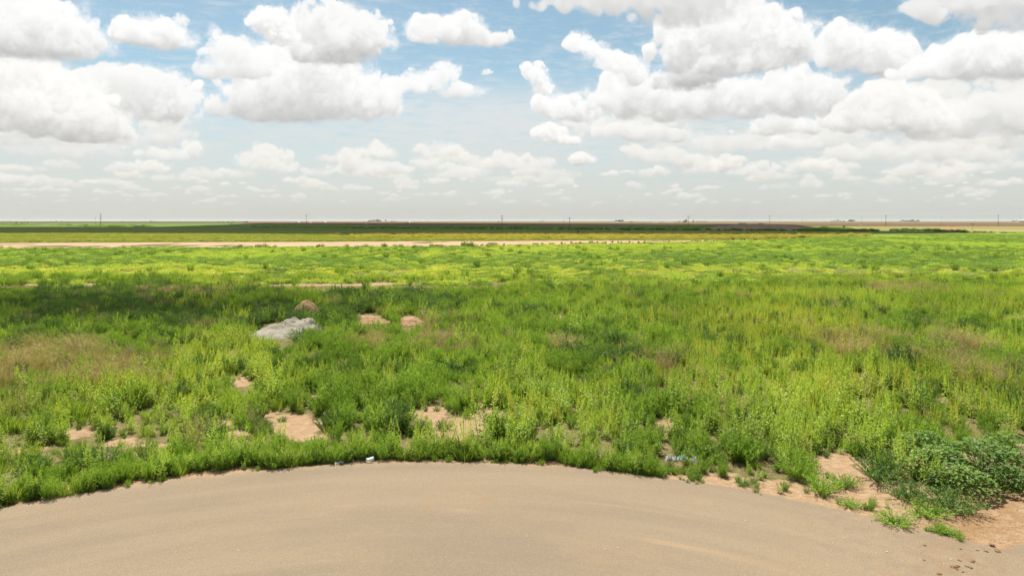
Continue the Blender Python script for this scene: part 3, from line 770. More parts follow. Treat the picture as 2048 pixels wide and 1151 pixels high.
PTS = {k: [] for k in SPEC}
rng = np.random.default_rng(77)

def scatter_area(y0, y1, dens, pad=3.0, slope=.78):
    """random points over the ground strip the photo looks across"""
    A = slope * (y1 ** 2 - y0 ** 2) + 2 * pad * (y1 - y0); n = int(A * dens)
    Y = np.sqrt(rng.uniform(y0 ** 2, y1 ** 2, n)); X = rng.uniform(-1, 1, n) * (slope * Y + pad)
    return X, Y
def put(name, X, Y, S, SX=None):
    nvar = len(SPEC[name][0])
    for x, y, z, s, sx in zip(X, Y, zg(X, Y), S, SX if SX is not None else S):
        PTS[name].append((x, y, z - .01, sx, s, rng.uniform(0, 6.283), rng.integers(nvar)))

# --- near field, 12 to 72 m
X, Y = scatter_area(9.5, 72.5, 6.2)
thr = np.arctan2(Y - CY, X - CX); ragged = .16 + .30 * fbm(thr * 14, thr * 0, 4)
ok = ~on_road(X, Y, ragged)
X, Y = X[ok], Y[ok]
u_, v_ = to_px(X, Y)
CLEAR = [(a, b + (7 if b > 700 else 0), c * 1.08, d + (8 if b > 700 else 1.5)) for a, b, c, d in BARE]
B = np.maximum(zone(X, Y, CLEAR), zone(X, Y, [(a, b + 1.5, c, d + 2.2) for a, b, c, d in TRACK], .5, .5)) + .25 * (fbm(X * 1.1, Y * 1.1, 3) > .42) * (v_ > 740)
keep = rng.random(len(X)) > np.clip(B * 1.25, 0, 1)
# bare trampled corner at the right, beyond the cocklebur
EXCL = [(556, 678, 44, 20), (600, 668, 36, 10), (612, 632, 26, 13), (742, 650, 34, 11), (822, 655, 26, 13), (1342, 925, 14, 8), (1388, 930, 14, 8)]
keep &= rng.random(len(X)) > zone(X, Y, EXCL, .25, .2) * 1.2
rad_ = np.hypot(X - CX, Y - CY) - CR
keep &= ~((u_ > 1395) & (rad_ < np.interp(u_, [1395, 1500, 1650, 1750, 1900], [.3, .75, 1.0, 2.2, 2.6])) & (rng.random(len(X)) < .93) & (v_ > 900))
corner = (X > 9.3 + .12 * (Y - 13)) & (Y < 17.5 + fbm(X, Y, 3))
keep &= ~corner & (mud(X, Y) < .3) | (Y > 22)
X, Y, B = X[keep], Y[keep], B[keep]
T, D, BR, SP, FE = (zone(X, Y, Z, .6, .8) for Z in (TAN, DARK, BROAD, SPIKE, FEATH))
u_, v_ = to_px(X, Y)
f1 = fbm(X * .16, Y * .16, 3); f2 = fbm(X * .3 + 50, Y * .3, 3)
f3 = fbm(X * .5 + 20, Y * .35, 4)
left = np.clip((620 - u_) / 500, 0, 1)
rim = np.clip(1.4 - (np.hypot(X - CX, Y - CY) - CR) / 1.1, 0, 1)
ctr = {
 'feathery_weeds': .40 + 2.0 * np.clip(f1 * 3.5, 0, 1) + 4.2 * FE + 1.8 * rim + .4 * left,
 'dark_weeds': .05 + 3.6 * D + 1.6 * np.clip(f2 * 4 - .9, 0, 1),
 'broadleaf_weeds': (.85 + 2.6 * np.clip(-f1 * 3.5, 0, 1)) * (1 - .6 * left) + 4.4 * BR + .8 * rim + .5 * SP,
 'flower_spike_weeds': .10 * (1 - left) + 2.0 * SP + .35 * np.clip(f2 * 2, 0, 1) * (1 - left),
 'dry_grass': .05 + 2.3 * T * np.clip(.8 + 2.6 * f3, 0, 2) + .20 * left,
 'dead_stalks': .10 + .25 * np.clip(f3 * 3, 0, 1) + .5 * T,
 'green_grass': .30 + .6 * left + .5 * np.clip(-f2 * 2, 0, 1),
}
keys = list(ctr); W = np.stack([ctr[k] for k in keys]); W[0] *= (1 - .5 * np.clip(T, 0, 1)); W[2] *= (1 - .6 * np.clip(T, 0, 1)); W[3] *= (1 - .5 * T); W[2] *= (1 - .8 * np.clip(D, 0, 1)); W[6] *= (1 - .6 * T)
W = W ** 1.35; W = np.cumsum(W / W.sum(0), 0); pick = (rng.random(len(X))[None] > W).sum(0)
siz = rng.choice([.55, .75, .9, 1.0, 1.3], len(X), p=[.22, .28, .27, .18, .05]) * rng.uniform(.85, 1.15, len(X)) * (1 - .5 * np.clip(B * 2, 0, 1)) * (1 + .15 * fbm(X * .25, Y * .25, 2))
siz *= np.where(v_ < 600, .85, 1.0)
siz *= 1 - .62 * zone(X, Y, [(a, b + 6, c, d + 7) for a, b, c, d in TRACK], .4, .4)
siz *= 1 + .22 * fbm(X * .5 + 31, Y * .5, 2)
siz *= np.where(rim > .2, .92, 1)
# smaller plants on the thin soil at the right rim
thin = (u_ > 1330) & (rim > .01)
siz *= np.where(thin, .55, 1)
for i, k in enumerate(keys):
    q = pick == i; put(k, X[q], Y[q], siz[q])
# low fill growing right up to the pavement and over the field floor
X, Y = scatter_area(11, 44, 5.0); thr = np.arctan2(Y - CY, X - CX); ok = ~on_road(X, Y, .04 + .28 * fbm(thr * 14, thr * 0, 4)); X, Y = X[ok], Y[ok]; u_, v_ = to_px(X, Y)
B = zone(X, Y, CLEAR); kk = (rng.random(len(X)) > np.clip(B * 1.6, 0, .975)) & (mud(X, Y) < .25) & ~((X > 9.3 + .12 * (Y - 13)) & (Y < 17.5)); X, Y = X[kk], Y[kk]
u_, v_ = to_px(X, Y); rad_ = np.hypot(X - CX, Y - CY) - CR; kk = ~((u_ > 1395) & (rad_ < np.interp(u_, [1395, 1500, 1650, 1750, 1900], [.3, .75, 1.0, 2.2, 2.6])) & (rng.random(len(X)) < .93) & (v_ > 900)) & (rng.random(len(X)) > zone(X, Y, EXCL, .25, .2)); X, Y = X[kk], Y[kk]
q = rng.random(len(X)); sz = rng.uniform(.28, .5, len(X))
put('green_grass', X[q < .3], Y[q < .3], sz[q < .3]); put('broadleaf_weeds', X[(q >= .3) & (q < .65)], Y[(q >= .3) & (q < .65)], sz[(q >= .3) & (q < .65)])
put('feathery_weeds', X[q >= .65], Y[q >= .65], sz[q >= .65])
# sparse stubble and seedlings where the soil shows
X, Y = scatter_area(12, 40, 9.0); u_, v_ = to_px(X, Y); B = zone(X, Y, CLEAR, .9, .9); kk = (B > .05) & (rng.random(len(X)) < .42 * (1.15 - B)) & ~on_road(X, Y, .05) & (mud(X, Y) < .3); X, Y = X[kk], Y[kk]
q = rng.random(len(X)); put('dead_stalks', X[q < .45], Y[q < .45], rng.uniform(.12, .3, (q < .45).sum())); put('feathery_weeds', X[(q >= .45) & (q < .75)], Y[(q >= .45) & (q < .75)], rng.uniform(.12, .3, ((q >= .45) & (q < .75)).sum())); put('dark_weeds', X[q >= .75], Y[q >= .75], rng.uniform(.12, .28, (q >= .75).sum()))
# rim of the pavement: an uneven hedge of weeds
th = rng.uniform(math.radians(38), math.radians(150), 900); rr = CR + .10 + .5 * fbm(th * 22, th * 0, 4) + np.abs(rng.normal(0, .25, 900)); X = CX + rr * np.cos(th); Y = CY + rr * np.sin(th)
u_, v_ = to_px(X, Y); kk = (u_ < 1350) | ((rng.random(900) < .10) & (u_ < 1900)); X, Y, u_ = X[kk], Y[kk], u_[kk]; sz = rng.uniform(.30, .75, len(X)) * np.where(u_ > 1330, .55, 1)
Xc = CX + (CR - np.abs(rng.normal(0, .16, 150))) * np.cos(t_ := rng.uniform(math.radians(40), math.radians(150), 150)); Yc = CY + (CR - np.abs(rng.normal(0, .12, 150))) * np.sin(t_); kc = fbm(t_ * 20, t_ * 0 + 2, 3) > .02
put('feathery_weeds', Xc[kc], Yc[kc], rng.uniform(.1, .3, kc.sum()))
q = rng.random(len(X)); put('feathery_weeds', X[q < .4], Y[q < .4], sz[q < .4]); put('broadleaf_weeds', X[(q >= .4) & (q < .75)], Y[(q >= .4) & (q < .75)], sz[(q >= .4) & (q < .75)]); put('green_grass', X[q >= .75], Y[q >= .75], sz[q >= .75])

# --- middle field, 66 to 215 m, up to the dirt road
X, Y = scatter_area(65, 330, .62); u_, v_ = to_px(X, Y)
roadlo = np.interp(u_, [0, 520, 860, 1024, 1200, 1400, 1560, 1720, 1900, 2200], [499, 497.2, 496, 492.5, 489, 486, 481.0, 475, 469.5, 466.5])
X, Y, u_, v_ = (a[v_ > roadlo] for a in (X, Y, u_, v_))
kk = rng.random(len(X)) > zone(X, Y, TRACK, .5, .5); X, Y, u_, v_ = X[kk], Y[kk], u_[kk], v_[kk]
e = np.exp
n1 = fbm(X * .045, Y * .02 + 3, 4); n2_ = fbm(X * .02 + 7, Y * .03, 3)
blue = np.clip(e(-((v_ - 524 - 6 * n2_ * 3) / 9) ** 2) * 1.1 + n1 * 1.3 + .9 * ((u_ > 1450) & (v_ < 520)) * (.55 + n2_) - .12, 0, 1)
yel = np.clip(e(-((v_ - 545) / 8) ** 2) * 1.0 + e(-((v_ - 543) / 10) ** 2) * np.clip((u_ - 1100) / 400, 0, .5) + n2_ * .9 - .15, 0, 1)
sag = np.clip(zone(X, Y, [(780, 546, 70, 5), (640, 558, 170, 4), (1700, 545, 220, 5), (1240, 550, 60, 4), (140, 563, 100, 3), (1980, 552, 60, 5), (520, 556, 70, 4), (900, 560, 80, 3)], .6, .8) * 1.3, 0, 1)
near_track = v_ > 556
wts = np.stack([.55 + 0 * u_, 1.9 * blue * (1 - yel * .6), 1.8 * yel, 2.4 * sag]); wts = np.cumsum(wts / wts.sum(0), 0); pk = (rng.random(len(X))[None] > wts).sum(0)
sc = rng.uniform(.7, 1.35, len(X)) * (1 + .0025 * np.maximum(Y - 80, 0))
for i, k in enumerate(('meadow_growth', 'blue_green_growth', 'yellow_growth', 'sage_growth')):
    q = pk == i; put(k, X[q], Y[q], sc[q] * (.75 if i == 3 else 1) * .9, sc[q] * 1.5)
# taller weeds standing here and there: by the track and along the near edge of the dirt road
X, Y = scatter_area(62, 72, .9); u_, v_ = to_px(X, Y); q = (rng.random(len(X)) < .5 * np.clip(fbm(X * .1, Y * .2, 3) * 3 + .4, 0, 1)) & ((u_ < 380) | (rng.random(len(X)) < .25)) & (zone(X, Y, TRACK, .5, .5) < .3); put('feathery_weeds', X[q], Y[q], rng.uniform(1.0, 1.7, q.sum()))
X, Y = scatter_area(150, 215, .16); u_, v_ = to_px(X, Y); rl = np.interp(u_, [0, 520, 860, 1024, 1200, 1400, 1560], [498.5, 496.6, 495, 490, 485.2, 482.8, 479.0]); q = (v_ > rl) & (v_ < rl + 8) & (fbm(X * .05, Y * .05, 3) > -.12); put('dark_weeds', X[q], Y[q], rng.uniform(.8, 1.9, q.sum()) * np.where(u_[q] > 1000, .55, 1))
X, Y = scatter_area(72, 150, .02); u_, v_ = to_px(X, Y); put('feathery_weeds', X, Y, rng.uniform(1.0, 1.8, len(X)))
# --- beyond the dirt road
X, Y = scatter_area(186, 330, .26); u_, v_ = to_px(X, Y)
hi = np.interp(u_, [0, 500, 1024, 1400, 1560, 1720], [484.8, 483.4, 481.2, 479.5, 478, 474]); q = (v_ < hi - .3) & (v_ > 466) & (u_ < 1740)
X, Y, u_, v_ = X[q], Y[q], u_[q], v_[q]
org = np.clip(e(-((v_ - 473) / 2.6) ** 2) * np.interp(u_, [650, 900, 1500, 1650], [0, 1.1, 1.1, .3]) * (.7 + 1.6 * fbm(X * .02, Y * .02, 3)) + .22 * e(-((v_ - 478) / 3) ** 2) * (u_ > 900), 0, 1)
o_ = rng.random(len(X)) < org; put('orange_growth', X[o_], Y[o_], rng.uniform(.7, 1.5, o_.sum()), rng.uniform(1, 1.8, o_.sum())); o_ = ~o_; put('crop_plants', X[o_], Y[o_], rng.uniform(.7, 1.2, o_.sum()), rng.uniform(1.0, 1.7, o_.sum()))
# rough dark scrub lines at the far side of the crop
def line_put(pts, n, name, s0, s1, jit):
    for _ in range(n):
        i = rng.integers(len(pts) - 1); t = rng.random(); a = pts[i]; b = pts[i + 1]
        p = gx(a[0] + (b[0] - a[0]) * t, a[1] + (b[1] - a[1]) * t + rng.normal(0, jit)); s = rng.uniform(s0, s1)
        put(name, np.array([p.x]), np.array([p.y]), np.array([s]), np.array([s * rng.uniform(1.2, 2.6)]))
line_put([(700, 456.5), (1000, 458), (1300, 459.5), (1600, 461.5), (1760, 462.5)], 300, 'dark_weeds', 1.0, 2.6, .45)
line_put([(500, 454), (760, 455), (1100, 456), (1500, 458), (1700, 458)], 260, 'blue_green_growth', 1.5, 4.0, 1.2)
line_put([(1780, 461.5), (1850, 462.5), (1930, 465.2)], 110, 'dark_weeds', 1.0, 2.8, .5)
line_put([(1930, 465.2), (2060, 468.5), (2300, 470)], 60, 'dark_weeds', .8, 1.8, .5)
line_put([(-20, 449.5), (60, 449.6), (200, 452), (300, 453)], 70, 'blue_green_growth', 2.0, 5.0, .8)

def ground_cover(name):
    meshes, label, cat = SPEC[name]; P_ = np.array(PTS[name], dtype=np.float64)
    coll = PROTO.new(name + '_models')
    for i, me in enumerate(meshes):
        o = bpy.data.objects.new('%s_model_%02d' % (name, i), me); coll.objects.link(o)
    me = bpy.data.meshes.new(name); me.vertices.add(len(P_)); me.vertices.foreach_set('co', P_[:, :3].astype(np.float32).ravel())
    tilt = rng.normal(0, .07, (len(P_), 2))
    for nm, ty, arr in (('rot', 'FLOAT_VECTOR', np.column_stack([tilt, P_[:, 5]])), ('scl', 'FLOAT_VECTOR', np.column_stack([P_[:, 3], P_[:, 3], P_[:, 4]]))):
        me.attributes.new(nm, ty, 'POINT').data.foreach_set('vector', arr.astype(np.float32).ravel())
    me.attributes.new('idx', 'INT', 'POINT').data.foreach_set('value', P_[:, 6].astype(np.int32))
    me.update()
    o = bpy.data.objects.new(name, me); COL.objects.link(o)
    g = bpy.data.node_groups.new(name + '_scatter', 'GeometryNodeTree')
    g.interface.new_socket('Geometry', in_out='INPUT', socket_type='NodeSocketGeometry'); g.interface.new_socket('Geometry', in_out='OUTPUT', socket_type='NodeSocketGeometry')
    N = g.nodes; gi = N.new('NodeGroupInput'); go = N.new('NodeGroupOutput'); ip = N.new('GeometryNodeInstanceOnPoints'); ci = N.new('GeometryNodeCollectionInfo')
    ci.inputs['Collection'].default_value = coll; ci.inputs['Separate Children'].default_value = True; ci.inputs['Reset Children'].default_value = True
    def na(nm, ty):
        a = N.new('GeometryNodeInputNamedAttribute'); a.data_type = ty; a.inputs['Name'].default_value = nm; return a.outputs['Attribute']
    g.links.new(gi.outputs[0], ip.inputs['Points']); g.links.new(ci.outputs[0], ip.inputs['Instance']); ip.inputs['Pick Instance'].default_value = True
    g.links.new(na('idx', 'INT'), ip.inputs['Instance Index']); g.links.new(na('rot', 'FLOAT_VECTOR'), ip.inputs['Rotation']); g.links.new(na('scl', 'FLOAT_VECTOR'), ip.inputs['Scale'])
    g.links.new(ip.outputs[0], go.inputs[0])
    o.modifiers.new('scatter', 'NODES').node_group = g
    tag(o, label, cat, kind='stuff')
    print(name, len(P_))
for k in SPEC: ground_cover(k)

# ------------------------------------------------------------------ single bushes and weeds one can pick out
def bush(name, me, loc, s, label, cat='bush', group=None, rz=0.0, sx=None):
    o = bpy.data.objects.new(name, me); COL.objects.link(o)
    o.location = (loc.x, loc.y, float(zg(np.array([loc.x]), np.array([loc.y]))[0]) - .01); o.scale = (sx or s, sx or s, s); o.rotation_euler = (0, 0, rz)
    return tag(o, label, cat, group)
cockA, cockB = cockle(900, M_cock), cockle(901, M_cock, .7, .65, 600)
G1 = "leafy bushes at the right edge of the field"
for i, (px, py, s, lab) in enumerate((
    (1965, 950, 1.15, "large pale green broad leaved bush behind the others at the right edge of the photo"),
    (1880, 955, 1.0, "pale green broad leaved bush just left of the large one at the right edge"),
    (1925, 990, .85, "leafy bush at the front of the right hand group by the sandy ground"),
    (2020, 985, .8, "small leafy bush at the far right above the brown mud"),
    (1850, 915, .9, "leafy bush at the back left of the right hand group"),
    (2020, 925, 1.0, "leafy bush at the back right corner of the right hand group"))):
    bush('leafy_bush', (cockA, cockB)[i % 2], gx(px, py), s, lab, group=G1, rz=i * 1.1)
G2 = "dark weed bushes on the sand by the pavement"
sa, sb = feathery(910, M_dark, .5, .62, 50, 18, .017, .11), feathery(911, M_feath, .48, .6, 50, 18, .017, .11)
for i, (px, py, s, sx, lab) in enumerate((
    (1765, 962, 1.15, 1.3, "tall dark feathery bush left of the pale leafy bushes on the right"),
    (1820, 1000, .72, 1.1, "low dark feathery bush in front of the pale leafy bushes"),
    (1905, 1022, .75, 1.15, "dark feathery bush lowest on the sand under the leafy bushes"),
    (1850, 1028, .42, 1.0, "flat green weed spreading on the sand near the right rim of the pavement"),
    (1640, 985, .7, .9, "green feathery bush touching the pavement left of the bare sand strip"),
    (1600, 960, .95, .95, "upright green feathery bush behind the pavement rim with sand on both sides"),
    (1690, 975, .55, .75, "small green feathery bush between the sand patch and the pavement"),
    (1500, 925, 1.1, 1.1, "bushy bright green weed at the rim left of the bare sand strip"),
    (1400, 930, .8, 1.0, "round green feathery bush at the rim near the white litter"),
    (1790, 1045, .38, .9, "low weed mat on the right rim of the pavement"),
    (1700, 1012, .3, .6, "tiny weed clump right at the pavement edge on the sand"),
    (1485, 968, .28, .6, "small weed tuft on the sand strip by the pavement"),
    (1890, 1066, .22, .7, "lowest thin weed creeping along the pavement edge at the right"))):
    bush('weed_bush', (sa, sb)[0 if i < 3 else 1], gx(px, py), s, lab, group=G2, rz=i * .9, sx=sx)
G3 = "small bushes on the bare sand patches"
for i, (px, py, s, sx, me, lab) in enumerate((
    (565, 840, .28, .35, 0, "tiny grey green tuft alone on the left sand patch"),
    (592, 818, .55, .6, 1, "round green bush at the back edge of the left sand patch"),
    (530, 858, .55, .5, 0, "dark bush between the two left sand patches"),
    (888, 858, .55, .55, 0, "blue green bush in the middle of the centre sand patch"),
    (935, 836, .60, .45, 1, "round green bush at the back of the centre sand patch"),
    (975, 840, .34, .5, 0, "low grey green mat right of the centre sand patch"),
    (873, 822, .25, .3, 1, "tiny weed at the left back of the centre sand patch"),
    (945, 812, 1.0, .65, 1, "taller dark green bush standing behind the centre sand patch"))):
    bush('sand_bush', (sa, sb)[me], gx(px, py), s, lab, group=G3, rz=i * .8, sx=sx)
G4 = "dark bushes round the pale mounds"
for i, (px, py, s, sx, lab) in enumerate((
    (540, 640, 1.5, 1.8, "dark green bush behind the left end of the grey mound"),
    (600, 638, 1.5, 1.8, "dark green bush between the grey mound and the tan mound"),
    (652, 655, 2.2, 2.0, "big dark bush right of the grey mound"),
    (690, 655, 2.0, 1.8, "big dark bush left of the reddish clods"),
    (628, 660, .9, .9, "small dark tuft growing on the grey mound"),
    (570, 662, .9, 1.0, "low dark bush at the foot of the grey mound"),
    (740, 622, 1.9, 2.0, "dark bush behind the left reddish clods"),
    (785, 617, 1.9, 2.2, "dark bush behind the right reddish clods"),
    (855, 640, 1.2, 1.3, "dark bush right of the reddish clods"),
    (500, 655, 1.5, 1.6, "dark bush left of the grey mound"),
    (600, 682, 1.1, 1.5, "dark green bush in front of the right half of the grey mound"),
    (705, 660, 1.0, 1.2, "dark bush in front of the left reddish hump"),
    (862, 622, 1.3, 1.8, "dark bush furthest right behind the reddish humps"))):
    bush('dark_bush', sa, gx(px, py), s, lab, group=G4, rz=i * .7, sx=sx)
big = grass(920, M_gras, 260, 1.0, .5, .03, .4)
bush('grass_clump', big, gx(612, 559), 1.25, "big bright green grassy clump standing on the sandy track", 'grass clump', sx=1.7)
bush('grass_clump', big, gx(396, 559), .8, "smaller bright green grassy clump left of the big one by the track", 'grass clump', sx=1.0)
bush('lone_bush', sa, gx(1196, 553), 1.2, "dark green bush alone in the yellow band of the middle field", 'bush', sx=1.6)
bush('lone_bush', sa, gx(1604, 477), 2.2, "small dark bush beyond the middle field near the orange weeds", 'bush', sx=3.0)

# ------------------------------------------------------------------ mounds of earth
def heap(name, c, rx, ry, h, mat, label, seed, ridge=0.0, cat='mound', n=44, rough=.2, ns=1.4):
    r = np.linspace(0, 1, n // 2); t = np.linspace(0, 2 * math.pi, n, endpoint=False); R, T_ = np.meshgrid(r, t, indexing='ij')
    X = R * np.cos(T_) * rx; Y = R * np.sin(T_) * ry
    k = np.clip(1 - R ** 2, 0, 1) ** 1.1
    nn = fbm((X / rx * 3 + seed) * ns, (Y / ry * 3) * ns, 5)
    Z = h * (k * (1 + rough * 2 * nn) + rough * .8 * nn * (R < .99) * k ** .5) + ridge * h * np.exp(-((X / rx + .1) ** 2) * 30) * k
    Z = Z - .12 * (R > .98)
    V = np.stack([X.ravel(), Y.ravel(), Z.ravel()], 1)
    m_ = len(t); fs = [(i * m_ + j, i * m_ + (j + 1) % m_, (i + 1) * m_ + (j + 1) % m_, (i + 1) * m_ + j)[::-1] for i in range(len(r) - 1) for j in range(m_)]
    o = mesh_obj(name, V, fs, mat, loc=c, smooth=True); return tag(o, label, cat)
def earth(name, a, b, c3, s=3.0, d=.05):
    m = Mat(name); f = m.noise(s, 6, rough=.65); g_ = m.noise(s * 5, 4)
    c = m.mix(m.ramp(f, .35, .65), a, b); c = m.mix(m.ramp(g_, .55, .7, 0, .6), c, c3)
    return m.principled(c, .95, .1, f, d)
E_grey = earth('caliche_grey', (0.184, 0.163, 0.127), (0.265, 0.245, 0.201), (0.143, 0.109, 0.081), 1.6)
E_tan = earth('sand_tan', (0.248, 0.152, 0.074), (0.304, 0.200, 0.109), (0.200, 0.112, 0.055))
E_red = earth('red_clods', (0.240, 0.140, 0.074), (0.328, 0.216, 0.129), (0.168, 0.092, 0.043), 4.0, .12)
E_brown = earth('pile_brown', (0.192, 0.132, 0.094), (0.264, 0.192, 0.133), (0.096, 0.112, 0.039), .35, .5)
heap('earth_mound', gx(556, 668), 1.5, 2.1, .38, E_grey, "pale grey mound of dry earth with a flat top in the dark weeds", 3, .45, rough=.17)
heap('earth_mound', gx(600, 660), 1.6, 1.4, .62, E_grey, "low reddish grey hump right beside the pale grey mound", 8)
heap('earth_mound', gx(612, 628), 1.0, 1.0, .85, E_tan, "smooth tan mound above and behind the grey one", 5, rough=.06)
heap('earth_mound', gx(742, 645), 1.35, 1.0, .30, E_red, "left of two reddish humps of clods right of the grey mound", 12, rough=.18)
heap('earth_mound', gx(822, 648), 1.05, 1.0, .30, E_red, "right of two reddish humps of clods right of the grey mound", 15, rough=.2)
heap('dirt_pile', gx(1500, 458.5, .3), 32, 26, 3.4, E_brown, "long brown dirt pile far off in the green strip", 21, n=90, rough=.22, ns=1.6)
heap('dirt_pile', gx(1566, 458.5, .3), 18, 20, 2.2, E_brown, "lower right end of the long brown dirt pile", 27, n=70, rough=.22, ns=1.6)
heap('sand_pile', gx(1903, 459.2, .3), 7, 8, 1.6, E_tan, "small pale sand pile far off in the sunlit pasture", 30)

# ------------------------------------------------------------------ utility poles
M_wood = plain('pole_wood', (.10, .075, .055)); M_ins = plain('insulator_grey', (.22, .22, .21)); M_steel = plain('grey_steel', (.30, .30, .29), .5)
G5 = "utility poles along the horizon"
def pole(px, ytop, ybase, label, arms=1, r=.17, far=False, lean=0.0):
    b = gx(px, ybase); hh = (HY - ytop) / F * b.y + H
    e_ = empty('utility_pole', b, label, 'utility pole', G5)
    mb = MB(); mb.tube((0, 0, -.3), (lean, 0, hh), r * 1.2, r * .8, 8); mb.make('shaft', M_wood, e_, smooth=True)
    zt = hh - .35
    for k in range(arms):
        z = zt - k * 2.6; w = 2.6 - .3 * k
        a = MB(); a.box((lean * .95, -.3, z), (w, .2, .24)); a.tube((-.5, -.12, z - .05), (0, -.16, z - .75), .03, .03, 5); a.tube((.5, -.12, z - .05), (0, -.16, z - .75), .03, .03, 5); a.make('crossarm', M_wood, e_)
        for xi in (-w / 2 + .12, w / 2 - .12):
            i_ = MB(); i_.tube((xi, -.14, z + .08), (xi, -.14, z + .22), .05, .04, 6); i_.tube((xi, -.14, z + .22), (xi, -.14, z + .34), .10, .05, 6); i_.make('insulator', M_ins, e_)
    if arms >= 3:
        t = MB(); t.tube((.38, -.2, hh - 6.6), (.38, -.2, hh - 5.3), .33, .33, 10); t.tube((.38, -.2, hh - 5.3), (.38, -.2, hh - 5.15), .33, .1, 10); t.make('transformer', M_steel, e_)
    return b, hh
pole(201.5, 427.8, 452.2, "tallest pole at the left with several crossarms and a transformer", 3, .24)
pole(190.5, 435.2, 450.5, "thin short pole just left of the tallest left pole", 1, .12)
pole(612.5, 429.8, 451.8, "thin pole standing alone at the left of the tree clump", 1, .20)
pole(1004.0, 431.0, 454.6, "pole near the middle of the horizon with two crossarms", 2, .22)
pole(997.5, 441.6, 453.5, "very short pole beside the middle pole", 1, .10)
pole(1139.2, 435.0, 456.0, "pole right of the middle, in front of the ploughed field", 1, .17)
pole(1127.4, 440.0, 450.0, "small distant pole left of the pole in front of the ploughed field", 1, .13)
pa = pole(1376.5, 431.8, 453.6, "pole beside the lone tree and white shed", 1, .17)
pb_ = pole(1539.4, 430.8, 449.6, "pole above the brown dirt pile", 1, .19)
pc = pole(1771.8, 430.6, 452.6, "dark pole at the right, left of the low tree line", 1, .22)
pole(1723.5, 434.8, 448.2, "smaller pole left of the dark right hand pole", 1, .17)
pole(1605.0, 436.0, 447.0, "faint small pole right of the dirt pile", 1, .15)
pole(1763.5, 433.6, 444.4, "faint distant pole just left of the dark right hand pole", 1, .22)
pole(1882.5, 432.2, 447.5, "faint thin pole right of the low tree line", 1, .11)
pole(1944.5, 446.2, 460.8, "short thin pole near the sand pile in the pasture", 1, .06)
pd = pole(1996.2, 430.2, 451.6, "dark pole with a wide crossarm near the right edge", 1, .22)
pole(2040.5, 430.6, 445.2, "faint pole beside the white building at the right edge", 1, .2)
pole(245.5, 440.0, 447.0, "small faint pole right of the tallest left pole", 1, .12)
pole(290.0, 440.3, 446.0, "small faint pole in the left fields", 1, .12)
pole(414.5, 439.4, 445.0, "tiny faint pole left of the blue roofed barn", 1, .14)
pole(48.5, 437.6, 446.0, "tiny faint pole at the far left", 1, .13)
pole(1676.0, 434.5, 443.9, "faint pole among the right hand trees", 1, .25)
# two sagging wires along the right hand poles
M_wire = plain('wire_dark', (.08, .08, .085), .5)
def wire(a, ha, b, hb, sag, label):
    mb = MB(); P0 = Vector((a.x, a.y, ha)); P1 = Vector((b.x, b.y, hb)); n = 14; last = None
    for i in range(n + 1):
        t = i / n; p = P0.lerp(P1, t); p.z -= sag * 4 * t * (1 - t)
        if last is not None: mb.tube(last, p, .022, .022, 4)
        last = p
    tag(mb.make('overhead_wire', M_wire), label, 'wire')
wire(pb_[0], pb_[1] - .05, pc[0], pc[1] - .05, 1.6, "thin wire between the pole above the dirt pile and the dark right pole")
wire(pc[0], pc[1] - .05, pd[0], pd[1] - .05, 1.6, "thin wire between the dark right pole and the wide armed pole near the edge")
wire(pa[0], pa[1] - .05, pb_[0], pb_[1] - .05, 1.6, "thin wire between the lone tree's pole and the pole above the dirt pile")

# ------------------------------------------------------------------ far trees
M_bark = plain('bark', (.09, .065, .045))
M_tree = leaf_mat('tree_leaf', (.018, .036, .012), (.050, .082, .024), None, .2, .01)
def tree_meshes(seed, hh, w, trunk=.3, tiers=9):
    b = PB(seed); r = b.r
    cl = [(Vector((r.uniform(-1, 1) * w * .36, r.uniform(-1, 1) * w * .36, hh * (trunk + (1 - trunk) * r.uniform(.15, .85)))), w * r.uniform(.16, .28)) for _ in range(tiers)]
    for c, s in cl:
        for _ in range(85):
            v = Vector((r.gauss(0, 1), r.gauss(0, 1), r.gauss(0, .8))).normalized() * s * r.uniform(.55, 1.08)
            b.leaf(c + v, b.rd(.2), .55, .95, min(1, max(0, .3 + v.z / s * .3 + r.uniform(-.2, .3))))
    crown = b.data('crown', M_tree)
    t = MB(); t.tube((0, 0, -.4), (w * .02, 0, hh * .45), hh * .035, hh * .02, 8)
    for c, s in cl[:5]: t.tube((w * .01, 0, hh * .28), c, hh * .014, hh * .005, 5)
    me = bpy.data.meshes.new('trunk'); me.from_pydata(t.v, [], t.f); me.materials.append(M_bark)
    return crown, me
TREES = [tree_meshes(31, 10, 10, .22, 11), tree_meshes(32, 11, 8, .3, 9), tree_meshes(33, 9, 13, .12, 12), tree_meshes(34, 12, 6, .2, 8)]
TL = {0: "wide round crowned tree", 1: "upright tree", 2: "broad low tree", 3: "tall narrow tree"}
def tree(px, yb, hpx, kind, where, group, wf=1.0, i=0):
    p = gx(px, yb); want = hpx / F * p.y; s = want / (10, 11, 9, 12)[kind]
    e_ = empty('far_tree', p, " ".join(("%s %s" % (TL[kind], where)).split()[:16]), 'tree', group, rz=random.uniform(0, 6.28))
    e_.scale = (s * wf, s * wf, s)
    for nm, me in zip(('crown', 'trunk'), TREES[kind]):
        o = bpy.data.objects.new(nm, me); COL.objects.link(o); o.parent = e_
